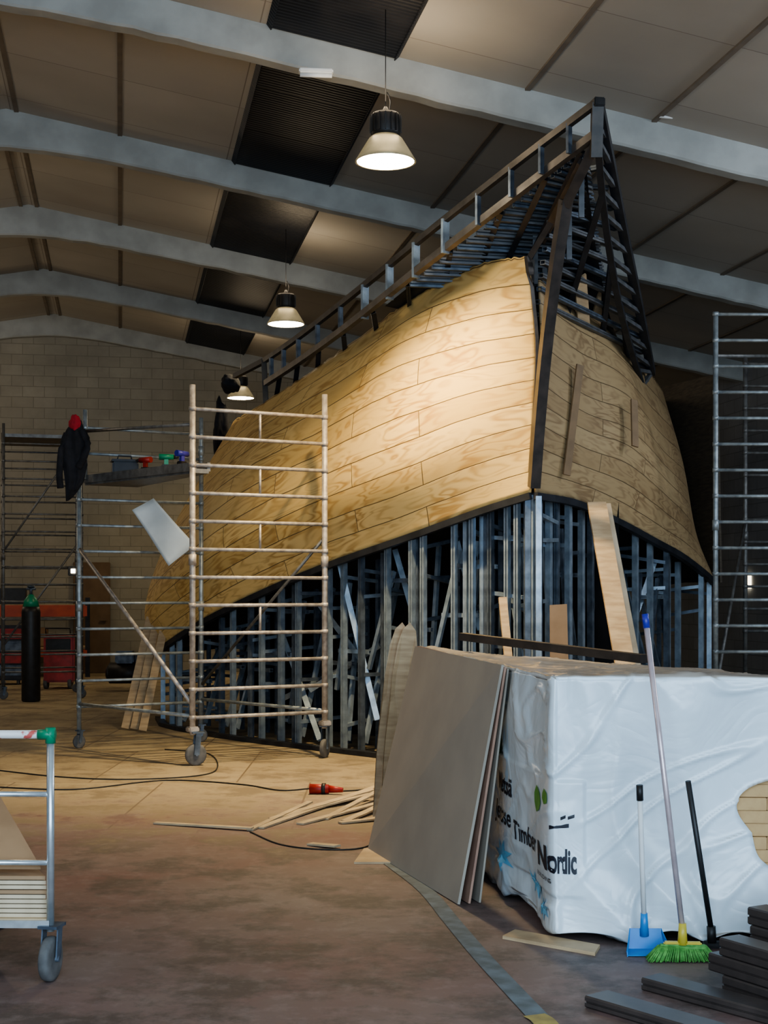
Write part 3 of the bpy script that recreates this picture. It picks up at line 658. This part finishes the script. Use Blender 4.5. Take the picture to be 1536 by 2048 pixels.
for zz in (1.25,.45):
    part(rk,'beam',lambda bm:add_box(bm,hall(-2.9,28.4,zz),(4.6,.06,.22 if zz>1 else .14),TH,.01),M['orange'])
    part(rk,'shelf',lambda bm:add_box(bm,hall(-2.9,28.9,zz+.1),(4.5,.9,.04),TH,.005),M['wood'])
for hx in (-5.2,-2.9,-.6):
    part(rk,'upright',lambda bm:add_prof(bm,hall(hx,28.4,0),hall(hx,28.4,1.5),cprof(.08,.06)),M['navy'])
def carton(hx,zz,sx,sz,mt,lab):
    solo('storage_box',lab,'box',lambda bm:(add_box(bm,hall(hx,28.75,zz+sz/2),(sx,.4,sz),TH,.01),add_box(bm,hall(hx,28.75,zz+sz),(sx*.98,.05,.004),TH)),mt,'boxes on the orange rack')
carton(-4.3,1.38,.4,.28,M['red'],'red storage box on the rack'); carton(-3.4,1.38,.35,.2,M['card'],'cardboard box on the rack'); carton(-2.0,1.38,.5,.3,M['black'],'black tool box on the rack')
carton(-4.4,.58,.6,.4,M['black'],'black tool box on the rack'); carton(-1.6,.58,.5,.35,M['card'],'cardboard box on the rack'); carton(-3.0,.58,.5,.42,M['red'],'red storage box on the rack')
for hx,zz,mt in ((-3.9,2.75,M['red']),(-3.55,2.8,M['white']),(-3.2,2.6,M['red']),(-2.9,2.9,M['white'])):
    solo('electrical_box','small red or white box mounted on block wall','electrical box',lambda bm:(add_box(bm,hall(hx,HY1-.06,zz),(.22,.1,.16),TH,.01),add_cyl(bm,hall(hx,HY1-.06,zz+.08),hall(hx,HY1-.06,zz+1.2),.012)),mt)
wl0=at(146,1142,22.05)
wk=thing('work_light','small lit work light clamped to a scaffold post','work light',wl0)
part(wk,'lamp_head',lambda bm:add_box(bm,wl0+Vector((0,.04,0)),(.16,.06,.14),0,.01),M['black'])
part(wk,'lamp_glass',lambda bm:add_box(bm,wl0+Vector((0,.005,0)),(.06,.012,.06)),M['disc'])
part(wk,'clamp',lambda bm:add_cyl(bm,wl0+Vector((.05,.05,0)),Vector((E1.x,E1.y-.02,wl0.z)),.014),M['black'])
cb=ground(192,1388)+Vector((.35,.9,0))
cp=thing('air_compressor','dark wheeled compressor standing on floor behind scaffold','compressor',cb)
part(cp,'tank',lambda bm:(add_cyl(bm,cb+Vector((-.3,0,.28)),cb+Vector((.3,0,.28)),.17,seg=24),add_cyl(bm,cb+Vector((.3,0,.28)),cb+Vector((.36,0,.28)),.17,.08,24),add_cyl(bm,cb+Vector((-.36,0,.28)),cb+Vector((-.3,0,.28)),.08,.17,24)),M['black'])
part(cp,'motor',lambda bm:(add_box(bm,cb+Vector((-.05,0,.54)),(.3,.22,.2),0,.02),add_cyl(bm,cb+Vector((.1,0,.52)),cb+Vector((.25,0,.52)),.08)),M['galvdark'])
part(cp,'handle',lambda bm:add_sweep(bm,[cb+Vector(q) for q in ((.3,-.1,.4),(.45,-.1,.6),(.45,.1,.6),(.3,.1,.4))],.014),M['galvdark'])
for s_ in (-1,1): part(cp,'wheel',lambda bm:add_cyl(bm,cb+Vector((.22,s_*.17,.1)),cb+Vector((.22,s_*.21,.1)),.1,seg=20),M['rubber'])
tb=ground(16,1368)
tc_=thing('tool_cabinet','dark steel tool cabinet with drawers standing by wall','cabinet',tb)
part(tc_,'body',lambda bm:add_box(bm,tb+Vector((0,0,.55)),(.6,.5,.95),.1,.02),M['navy'])
for i in range(4): part(tc_,'drawer',lambda bm:(add_box(bm,tb+Vector((.02,-.26,.25+i*.21)),(.54,.02,.18),.1,.006),add_box(bm,tb+Vector((.02,-.28,.31+i*.21)),(.4,.02,.015),.1)),M['red'] if i%2 else M['galvdark'])
for dx in (-.22,.22): part(tc_,'wheel',lambda bm:add_cyl(bm,tb+Vector((dx-.02,-.15,.05)),tb+Vector((dx+.02,-.15,.05)),.05,seg=16),M['rubber'])
fb=hall(-3.62,HY1-.1,1.75)
fe=thing('fire_extinguisher','red fire extinguisher hanging on block wall','fire extinguisher',fb)
part(fe,'body',lambda bm:add_lathe(bm,fb,[(.07,0),(.085,.02),(.085,.38),(.05,.45),(.03,.47)],20),M['red'])
part(fe,'valve',lambda bm:(add_cyl(bm,fb+Vector((0,0,.47)),fb+Vector((0,0,.54)),.02),add_bar(bm,fb+Vector((-.06,0,.54)),fb+Vector((.08,0,.56)),.02,.02)),M['black'])
for i,(u0,u1,y0) in enumerate(((250,300,16.9),(268,312,16.8),(285,326,16.6))):
    b0=Vector(((u0-768)/F*y0,y0,.02)); t0=at(u1,1235+i*14,y0+.6)
    solo('plank','long pale plank leaning on hull framing','plank',lambda bm:add_bar(bm,b0,t0,.09,.025,Vector((.2,-1,0))),M['wood'],'planks leaning at the hull side')
# ---------------------------------------------------------------- planks leaning at the bow
def plank(u0,v0,y0,u1,y1,w_,mt,lab,th=.025,z1=0.02):
    top=at(u0,v0,y0); bot=Vector(((u1-768)/F*y1,y1,z1))
    return solo('plank',lab,'plank',lambda bm:add_bar(bm,bot,top,w_,th,Vector((.15,-1,0))),mt)
plank(1193,1005,13.1,1292,11.9,.17,M['wood'],'long pale plank leaning against ship bow')
plank(1212,1008,13.25,1315,12.1,.08,M['woodpale'],'narrow pale plank leaning against ship bow')
plank(1005,1195,12.75,1040,12.2,.07,M['wood'],'short timber plank standing under bow')
solo('cardboard_sheet','small brown cardboard sheet standing under the bow','cardboard',lambda bm:(add_slab(bm,[at(1100,1210,12.3),at(1134,1208,12.3),Vector((1.55,12.2,.01)),Vector((1.38,12.2,.01))],.02)),M['card'])
# ---------------------------------------------------------------- wrapped timber pack
PX,PY=.745,6.58; PW,PD,PHt=1.3,3.7,1.2; PA=math.radians(7.5)
pc,ps=math.cos(PA),math.sin(PA)
BASEZ=.02
def pk(x,y,z): return Vector((PX+x*pc-y*ps, PY+y*pc-x*.09, z))
pack=thing('timber_pack','large timber pack wrapped in crumpled white printed plastic, torn on front','timber pack',pk(PW/2,PD/2,0))
CX,CZ,RA,RB=1.12,.53,.27,.21
def tear(an): return 1+.10*math.sin(3*an+.5)+.05*math.sin(5*an)
def wrapfn(bm):
    g=bmesh.ops.create_cube(bm,size=1)
    bmesh.ops.subdivide_edges(bm,edges=bm.edges[:],cuts=120,use_grid_fill=True)
    r=.04
    loc={}
    for v_ in bm.verts:
        p=Vector(((v_.co.x+.5)*PW,(v_.co.y+.5)*PD,(v_.co.z+.5)*(PHt-BASEZ)))
        p0=p.copy()
        q=Vector((min(max(p.x,r),PW-r),min(max(p.y,r),PD-r),min(max(p.z,r),PHt-BASEZ-r)))
        d=(p-q); 
        if d.length>1e-6: nn=d.normalized(); p=q+nn*r
        else: nn=Vector((0,0,1))
        # thin sheeting: loose folds falling from the top edge with a few creases
        wx=p.x+.3*noise.noise(Vector((p.x*1.1,p.y*.8,p.z*1.4+4)))
        s1=noise.noise(Vector((p.x*1.6,p.y*1.1,p.z*1.1)))*.045
        s2=(.42-abs(noise.noise(Vector((wx*3.4+p.z*1.4,p.y*2.6,p.z*.8+9)))))*.05
        s3=max(0,.10-abs(noise.noise(Vector((wx*3.4-p.z*3.4,p.y*3+p.z*1.6,p.z*1.9+3)))))*.15
        fold=.022*math.sin(p.y*8+p.z*1.5) if nn.x<-.5 else 0
        amt=s1+s2+s3+fold-.032
        if .18<p0.z<.70 and ((nn.x<-.3 and p0.y<1.5) or p0.x<.16): amt=amt*.5
        if nn.z>.7: amt=amt*.5
        p=p+nn*amt
        if p0.z<.3:
            k_=(.3-p0.z)/.3; p.y-= .03*k_*(1 if nn.y<-.5 else 0)
        if p0.z<.05: p.z+=.03*noise.noise(Vector((p.x*3.5,p.y*2,2)))
        p.z=max(p.z,-.015)
        p.z-= .13*max(0,(p.x/PW))*max(0,p.y/PD)*(p.z/PHt)
        v_.co=pk(p.x,p.y,p.z+BASEZ); loc[v_]=(p0.x,p0.z)
    kill=[]
    def rr(v_):
        x,z=loc[v_]; dx=(x-CX)/RA; dz=(z-CZ)/RB; an=math.atan2(dz,dx); return math.hypot(dx,dz)/tear(an),an
    for f_ in bm.faces:
        f_.smooth=True
        if all(abs(v_.co.y-(PY-(v_.co.x-PX)*.09))<.16 for v_ in f_.verts):
            if sum(rr(v_)[0]<1 for v_ in f_.verts)>=3: kill.append(f_)
    ks=set(kill)
    bd={v_ for f_ in kill for v_ in f_.verts if any(g_ not in ks for g_ in v_.link_faces)}
    for v_ in bd:
        q_,an=rr(v_)
        if q_>.7:
            x=CX+RA*tear(an)*math.cos(an); z=CZ+RB*tear(an)*math.sin(an)
            if x<PW-.06:
                x0,z0=loc[v_]; v_.co.x+=(x-x0); v_.co.z+=(z-z0); v_.co.y-=.012
    bmesh.ops.delete(bm,geom=kill,context='FACES')
wrap=part(pack,'plastic_wrap',wrapfn,M['wrap'],'crumpled white plastic wrap, dusty on top')
M['board_end']=mat('warm_board_edges',(.55,.36,.17),(.38,.22,.10),8,.7,0,.1)
for r_ in range(9):
    for c_ in range(2):
        part(pack,'timber_board',lambda bm:add_box(bm,pk(.88+c_*.262+.02*((r_*5)%3-1),.135+.006*((r_*2+c_)%3),.27+r_*.058),(.258,.12,.056),-.09,.002),M['board_end'],'board end showing through the tear')
part(pack,'tear_backing',lambda bm:add_box(bm,pk(1.0,.25,.52),(.58,.06,.6)),M['batwood'])
for y_ in (.6,1.9,3.2):
    part(pack,'bearer',lambda bm:add_box(bm,pk(PW/2,y_,.05),(PW-.2,.1,.1),-.1,.004),M['wood'],'timber bearer under pack')
# printed lettering, following the wrap surface (s<0 on the long side, s>0 on the end)
bpy.context.view_layer.update()
me_=wrap.data; mw=wrap.matrix_world
bv=BVHTree.FromPolygons([mw@v_.co for v_ in me_.vertices],[list(p.vertices) for p in me_.polygons])
side_n=Vector((pc,ps,0)).normalized(); front_n=Vector((0,1,0))
def onwrap(s,z,off=.005):
    if s<0: org=pk(0,-s,z); pr=side_n
    else: org=pk(s,0,z); pr=front_n
    if -.05<s<.05:
        k_=(s+.05)/.1; pr=(side_n*(1-k_)+front_n*k_).normalized(); org=pk(max(s,0)+.02*(1-abs(k_-.5)),max(-s,0)+.02,z)
    hit=bv.ray_cast(org-pr*.45,pr,1.0)
    return (hit[0]-pr*off) if hit[0] is not None else org
def text(s,smap,z,size,mt,bold=0,label=None):
    cu=bpy.data.curves.new('t','FONT'); cu.body=s; cu.size=size; cu.offset=bold; cu.resolution_u=4
    o=bpy.data.objects.new('t',cu); COL.objects.link(o); bpy.context.view_layer.update()
    me=bpy.data.meshes.new_from_object(o.evaluated_get(bpy.context.evaluated_depsgraph_get()))
    bpy.data.objects.remove(o)
    bm=bmesh.new(); bm.from_mesh(me)
    bmesh.ops.triangulate(bm,faces=bm.faces[:]); bmesh.ops.subdivide_edges(bm,edges=[e for e in bm.edges if e.calc_length()>size*.12],cuts=3)
    W_=max(v_.co.x for v_ in bm.verts)
    for v_ in bm.verts: v_.co=onwrap(smap(v_.co.x/W_),z+v_.co.y,.004)
    c=onwrap(smap(0),z); bmesh.ops.translate(bm,verts=bm.verts,vec=-c)
    me2=bpy.data.meshes.new('printed_text'); bm.to_mesh(me2); bm.free(); me2.materials.append(mt)
    ob=bpy.data.objects.new('printed_text',me2); COL.objects.link(ob); ob.parent=pack; ob.location=c-wl(pack)
    ob['label']=label or 'black printed lettering on the wrap'
text('Nordic',lambda t:(-.27+t/.36*.27) if t<.36 else (t-.36)/.64*.115,.31,.15,M['print'],.005,'bold black printed lettering wrapping the corner')
text('Timber',lambda t:-.76+t*.44,.345,.13,M['print'],.002)
text('Jerose',lambda t:-1.25+t*.44,.385,.13,M['print'],.002)
text('Metsä',lambda t:-1.2+t*.40,.54,.13,M['print'],.003)
text('BUILDING',lambda t:-.3+t*.28,.255,.028,M['print'],0)
M['leaf']=mat('green_print',(.12,.36,.06),(.06,.25,.03),8,.5,0,0); M['bprint']=mat('blue_print',(.22,.52,.74),(.15,.42,.64),8,.5,0,0)
def motif(pts,s0,z0,mt,label):
    bm=bmesh.new(); pr=lambda x,y: onwrap(s0+x,z0+y,.004)
    cx=sum(p[0] for p in pts)/len(pts); cy=sum(p[1] for p in pts)/len(pts)
    r0=bm.verts.new(pr(cx,cy)); r1=[bm.verts.new(pr(cx+(x-cx)*.5,cy+(y-cy)*.5)) for x,y in pts]; r2=[bm.verts.new(pr(x,y)) for x,y in pts]
    n=len(pts)
    for i in range(n):
        j=(i+1)%n; bm.faces.new((r0,r1[i],r1[j])); bm.faces.new((r1[i],r2[i],r2[j],r1[j]))
    finish(bm,'printed_motif',mt,onwrap(s0,z0),pack,label)
leaf=[(.0,0),(.05,.03),(.07,.08),(.05,.14),(.0,.18),(-.03,.12),(-.035,.06)]
motif(leaf,-1.25,.66,M['leaf'],'green printed leaf'); motif([(x*1.5,y*.7) for x,y in leaf],-.3,.54,M['leaf'],'green printed leaf'); motif([(x*1.1,y*.4) for x,y in leaf],-.12,.60,M['leaf'],'green printed leaf')
bar=[(.0,0),(.10,.012),(.10,.03),(.0,.018)]
motif(bar,-.02,.50,M['print'],'black printed mark'); motif([(x*.3,y*.8) for x,y in bar],.035,.545,M['print'],'black printed dot'); motif([(x*.3,y*.8) for x,y in bar],.075,.548,M['print'],'black printed dot')
star=lambda R,k_:[(R*k_*(.45+.55*(i%2))*math.cos(i*math.pi/7),R*(.45+.55*(i%2))*math.sin(i*math.pi/7)) for i in range(14)]
motif(star(.085,2.6),-1.0,.22,M['bprint'],'pale blue printed flower'); motif(star(.07,2.2),-.42,.18,M['bprint'],'pale blue printed flower'); motif(star(.055,2),-.16,.12,M['bprint'],'pale blue printed flower')
solo('steel_bar','dark brown steel box section lying across wrapped pack','steel bar',lambda bm:add_bar(bm,at(925,1273,9.95),at(1288,1328,8.7)+Vector((0,0,.03)),.07,.05),M['darksteel'])
# ---------------------------------------------------------------- leaning sheets
def sheet_(lab,q,th,mt):
    solo('board_sheet',lab,'board',lambda bm:add_slab(bm,q,th),mt,'large board sheets leaning on the pack')
q=[Vector((.367,7.37,.005)),Vector((-.10,8.96,.005)),at(830,1292,9.2),at(1003,1330,7.5)]
sheet_('grey-brown fibreboard sheet leaning against wrapped timber pack',q,.014,M['mdf'])
off=Vector((.055,.02,0)); off2=Vector((.016,.016,0))
sheet_('pinkish board sheet leaning behind the grey sheet',[q[0]+off,q[1]+off,q[2]+off2,q[3]+off2-Vector((0,0,.01))],.012,M['mdfedge'])
sheet_('grey-brown fibreboard sheet leaning behind the pinkish one',[q[0]+off*2,q[1]+off*2,q[2]+off2*2,q[3]+off2*2-Vector((0,0,.02))],.010,M['mdf'])
def f(bm):
    out=[(768,1500),(775,1430),(785,1350),(795,1290),(806,1258),(820,1245),(832,1262),(834,1290),(828,1340),(826,1500)]
    fr=[bm.verts.new(at(u,v,9.75)) for u,v in out]+[bm.verts.new(at(820,1636,9.85)),bm.verts.new(at(760,1636,9.85))][:2]
    bk=[bm.verts.new(v_.co+Vector((0,.018,0))) for v_ in fr]; n=len(fr)
    for i in range(n): bm.faces.new((fr[i],fr[(i+1)%n],bk[(i+1)%n],bk[i]))
    bm.faces.new(fr); bm.faces.new(bk[::-1])
for k_ in range(2):
    o=solo('plywood_offcut','pale curved-top plywood offcut leaning by the pack','plywood piece',f,M['wood'],'curved plywood offcuts'); o.location.y+=.06*k_; o.location.x-=.05*k_
# ---------------------------------------------------------------- brooms
bb=ground(1365,1922)
br_=thing('broom','broom with green bristles and long pale metal handle leaning on pack','broom',bb)
top=at(1290,1228,6.36); sock=Vector((bb.x,bb.y,.13))
part(br_,'handle',lambda bm:add_cyl(bm,sock,sock.lerp(top,.96),.0125,seg=14),M['pinkpole'])
part(br_,'grip',lambda bm:add_cyl(bm,sock.lerp(top,.955),top,.015,seg=14),M['navyblue'],'dark blue hand grip')
part(br_,'head',lambda bm:(add_box(bm,bb+Vector((0,0,.075)),(.16,.03,.016),-.08,.006),add_cyl(bm,bb+Vector((0,0,.07)),sock+Vector((0,0,.03)),.022,.016,12)),M['yellow'],'yellow plastic broom head')
def f(bm):
    add_box(bm,bb+Vector((0,0,.06)),(.2,.034,.022),-.08,.006)
    for i in range(60):
        for j in range(7):
            x=-.10+.2*i/59; s_=x/.10; a=bb+Vector((x,-.013+.0045*j,.065)); e_=bb+Vector((x+s_*.048+random.uniform(-.005,.005),-.04+.013*j,.003+random.uniform(0,.006)))
            add_cyl(bm,a,e_,.0028,.0024,4)
part(br_,'bristles',f,M['green'],'green bristles')
db=ground(1292,1908)
dp=thing('dustpan','blue long-handled dustpan leaning against wrapped pack','dustpan',db)
def f(bm):
    add_slab(bm,[db+Vector((-.09,-.05,.003)),db+Vector((.10,-.05,.003)),db+Vector((.085,.04,.012)),db+Vector((-.075,.04,.012))],.004)
    add_slab(bm,[db+Vector((-.08,.035,.0)),db+Vector((.09,.035,.0)),db+Vector((.07,.05,.10)),db+Vector((-.06,.05,.10))],.005)
    for x0,x1 in ((-.09,-.075),(.10,.085)): add_slab(bm,[db+Vector((x0,-.05,.0)),db+Vector((x1,.04,.0)),db+Vector((x1*.85,.05,.10)),db+Vector((x0,-.04,.02))],.004)
    add_cyl(bm,db+Vector((0,.04,.07)),db+Vector((-.003,.03,.17)),.02,.015,12)
part(dp,'pan',f,M['blue'])
dt=at(1279,1570,6.36); d0=db+Vector((-.002,.032,.12))
part(dp,'handle',lambda bm:add_cyl(bm,d0,d0.lerp(dt,.9),.0115,seg=12),M['white'],'white metal handle')
part(dp,'grip',lambda bm:add_cyl(bm,d0.lerp(dt,.89),dt,.015,seg=12),M['black'],'black hand grip')
sb=ground(1424,1898)
sq_=thing('squeegee','black long-handled floor tool leaning against wrapped pack','floor squeegee',sb)
part(sq_,'handle',lambda bm:add_cyl(bm,sb+Vector((0,0,.06)),at(1376,1562,6.38),.0125,seg=12),M['black'])
part(sq_,'head',lambda bm:(add_box(bm,sb+Vector((.02,0,.02)),(.12,.03,.03),-.1,.008),add_cyl(bm,sb+Vector((0,0,.03)),sb+Vector((-.004,0,.1)),.02)),M['black'])
# ---------------------------------------------------------------- dark planks pile
M['deckp']=mat('dark_brown_composite',(.075,.06,.055),(.042,.035,.033),6,.4,0,.05)
def dplank(p0,p1,w_,h_):
    def f(bm):
        c_=.006
        prof=[(-w_/2,-h_/2+c_),(-w_/2+c_,-h_/2),(w_/2-c_,-h_/2),(w_/2,-h_/2+c_),(w_/2,-.004),(w_/2-.008,-.004),(w_/2-.008,.004),(w_/2,.004),(w_/2,h_/2-c_),(w_/2-c_,h_/2),(-w_/2+c_,h_/2),(-w_/2,h_/2-c_),(-w_/2,.004),(-w_/2+.008,.004),(-w_/2+.008,-.004),(-w_/2,-.004)]
        add_prof(bm,p0,p1,prof)
    solo('dark_plank','dark brown smooth board lying in a stack on the floor','plank',f,M['deckp'],'dark boards stacked on the floor')
def pile(u,v,n,step,w_=.15,h_=.042,ln=1.4,dx=.5,dy=-.86,jit=.03):
    dirp=Vector((dx,dy,0)).normalized()
    p=ground(u,v)+Vector((0,0,h_/2+.001))
    for i in range(n):
        q=p+Vector((0,0,i*(h_+.002)))+dirp*(random.uniform(-jit,jit)+step*i)
        dplank(q,q+dirp*ln,w_,h_)
pile(1195,2010,1,0,.13,.045,1.3,.62,-.78); pile(1300,1975,1,0,.12,.05,1.3,.62,-.78)
pile(1450,1978,3,.01,.11,.07,jit=.05); pile(1502,1948,4,.01,.11,.07,jit=.05); pile(1552,1925,5,.01,.11,.072,jit=.05)
# ---------------------------------------------------------------- trolley
T0=ground(101,1962); T0.z=0
tr=thing('platform_trolley','silver tube platform trolley with green corner fittings carrying boards','trolley',T0)
tx=Vector((-1,.02,0)); ty=Vector((-.33,.72,0)).normalized()
zt0=.25; ztop=1.0
P00=T0; P10=T0+tx*.62
hw=M['chrome']
part(tr,'post',lambda bm:add_cyl(bm,V(P00,zt0-.05),V(P00,ztop),.0155,seg=16),hw)
part(tr,'post',lambda bm:add_cyl(bm,V(P10,zt0-.05),V(P10,ztop),.0155,seg=16),hw)
M['hw']=mat('white_red_handle',(.72,.70,.68),(.55,.12,.1),22,.4,0,.02,(1,1,1),3,.36,.42)
part(tr,'handle',lambda bm:add_cyl(bm,V(P00,ztop-.01),V(P10,ztop-.01),.017,seg=16),M['hw'],'white push handle with red print')
for z_ in (.75,.475): part(tr,'rail',lambda bm:add_cyl(bm,V(P00,z_),V(P10,z_),.011,seg=12),hw)
for p in (P00,P10): part(tr,'corner_fitting',lambda bm:(add_cyl(bm,V(p,ztop-.045),V(p,ztop+.018),.021,seg=16),add_cyl(bm,V(p,ztop-.01)-Vector((.05,0,0)),V(p,ztop-.01)+Vector((.02,0,0)),.021,seg=16)),M['gplastic'],'green plastic corner fitting')
def f(bm):
    a=V(P00,zt0-.02);b_=V(P10,zt0-.02); e_=ty*1.1
    add_bar(bm,a,b_,.03,.03); add_bar(bm,a,a+e_,.03,.03); add_bar(bm,b_,b_+e_,.03,.03); add_bar(bm,a+e_,b_+e_,.03,.03)
part(tr,'chassis',f,M['chrome'])
part(tr,'deck',lambda bm:add_slab(bm,[V(P00,zt0),V(P10,zt0),V(P10+ty*1.1,zt0),V(P00+ty*1.1,zt0)],.012),M['wood'])
for p,mt_ in ((P00,M['rubber']),(P10,M['rubber']),(P00+ty*1.05,M['gplastic']),(P10+ty*1.05,M['gplastic'])): caster(tr,p,.09,mt_,1.4,.22)
for i in range(9):
    z_=zt0+.014+i*.019
    j=random.uniform(-.03,.01)
    solo('plywood_offcut','pale plywood board stacked on the trolley','plywood piece',lambda bm:add_slab(bm,[V(P00-tx*j*.5+ty*.03,z_),V(P10+ty*.03,z_),V(P10+ty*.95,z_),V(P00+tx*(.02+j)+ty*.95,z_)],.015),M['woodpale'] if i not in (5,8) else M['card'],'boards stacked on the trolley')
solo('cardboard_sheet','brown board sheet lying tilted on stacked trolley boards','cardboard',lambda bm:add_slab(bm,[V(P00+tx*.03+ty*.05,zt0+.2),V(P10+ty*.05,zt0+.2),V(P10+ty*.8,zt0+.50),V(P00+tx*.12+ty*.8,zt0+.50)],.012),M['card'])

# ---------------------------------------------------------------- floor line, scraps and cables
pts=[ground(u,v) for u,v in ((778,1725),(850,1780),(905,1845),(960,1910),(1020,1975),(1100,2060),(1150,2120))]
def strip(pts,w_,zz):
    def f(bm):
        P=bysp(pts,30); rows=[]
        for i,p in enumerate(P):
            d=P[min(i+1,29)]-P[max(i-1,0)]; s,_=frame(d); rows.append((bm.verts.new(p+s*w_/2+Vector((0,0,zz))),bm.verts.new(p-s*w_/2+Vector((0,0,zz)))))
        for a,b_ in zip(rows,rows[1:]): bm.faces.new((a[0],b_[0],b_[1],a[1]))
    return f
solo('floor_marking','worn blue-grey painted line on the floor','floor marking',strip(pts,.085,.003),mat('grey_line_paint',(.14,.18,.205),(.08,.10,.11),9,.7,0,.1))
solo('floor_marking','small yellow painted patch on the floor line','floor marking',strip([ground(1068,2032),ground(1085,2042),ground(1100,2060)],.09,.005),mat('worn_yellow_paint',(.4,.32,.1),(.25,.2,.08),12,.7,0,.1))
sc=[((520,1658),(755,1580),.06,.02),((545,1640),(745,1592),.07,.04),((600,1650),(760,1612),.06,.015),((650,1640),(758,1598),.05,.055),((690,1645),(770,1618),.06,.03),((600,1625),(740,1600),.05,.035),((310,1648),(505,1662),.045,.008),((500,1662),(620,1612),.045,.02),((620,1690),(675,1698),.06,.008),((680,1648),(775,1640),.06,.01)]
for (a,b_,w_,zz) in sc:
    p=ground(*a); q_=ground(*b_)
    solo('timber_offcut','thin pale timber strip lying in floor scrap pile','timber strip',lambda bm:add_bar(bm,p+Vector((0,0,.008)),q_+Vector((0,0,zz+.01)),w_,.012),M['scrap'],'timber strips scattered on the floor')
solo('timber_offcut','flat pale board scrap under leaning sheets','timber strip',lambda bm:add_slab(bm,[ground(708,1728),ground(790,1728),ground(775,1700),ground(728,1700)],.012),M['wood'])
solo('timber_offcut','flat timber scrap at the pack corner','timber strip',lambda bm:add_slab(bm,[ground(1005,1878),ground(1190,1912),ground(1200,1896),ground(1030,1865)],.015),M['wood'])
def cable(pp,r=.006,lab='black electric cable trailing over the floor'):
    P=[ground(*p)+Vector((0,0,r)) for p in pp]
    solo('cable',lab,'cable',lambda bm:add_sweep(bm,bysp(P,60),r,6),M['cable'],'cables on the floor')
cable([(-20,1540),(120,1555),(260,1560),(400,1552),(435,1535),(415,1508),(330,1500)])
cable([(-20,1575),(150,1580),(330,1562),(480,1570),(560,1582),(625,1578)])
cable([(500,1665),(560,1690),(640,1700),(720,1698),(760,1680)],.005)
cable([(680,1584),(730,1580),(775,1568)])
pg=ground(645,1588)
pl=thing('cable_connector','red industrial plug connector lying on the floor','plug',pg)
part(pl,'body',lambda bm:(add_cyl(bm,pg+Vector((-.1,0,.04)),pg+Vector((.05,-.01,.04)),.04,.036,16),add_cyl(bm,pg+Vector((.05,-.01,.04)),pg+Vector((.16,-.03,.035)),.03,.018,14)),M['red'])
part(pl,'collar',lambda bm:add_cyl(bm,pg+Vector((-.005,0,.04)),pg+Vector((.025,-.003,.04)),.045,seg=16),M['black'])
for (u,v,y) in ((632,150,12.95),(1332,232,13.6)):
    p=at(u,v,y)
    e=thing('tube_light','small white tube light fitting fixed to roof beam','light fitting',p)
    part(e,'housing',lambda bm:add_box(bm,p+Vector((0,0,.03)),(.3 if u<700 else .14,.08,.04),.1,.01),M['white'])
    part(e,'tube',lambda bm:add_cyl(bm,p+Vector((-.14 if u<700 else -.06,-.015,-.005)),p+Vector((.14 if u<700 else .06,.01,-.005)),.018),M['white'])

# ---------------------------------------------------------------- camera
cam=bpy.data.cameras.new('camera'); co=bpy.data.objects.new('camera',cam); COL.objects.link(co)
co.location=(0,0,H); co.rotation_euler=(math.radians(90),0,0); cam.sensor_width=36; cam.lens=F/2048*36; cam.shift_y=166/2048; cam.clip_end=200
bpy.context.scene.camera=co
try:
    bpy.context.scene.view_settings.look='AgX - Medium High Contrast'
    bpy.context.scene.view_settings.exposure=.2
except Exception: pass
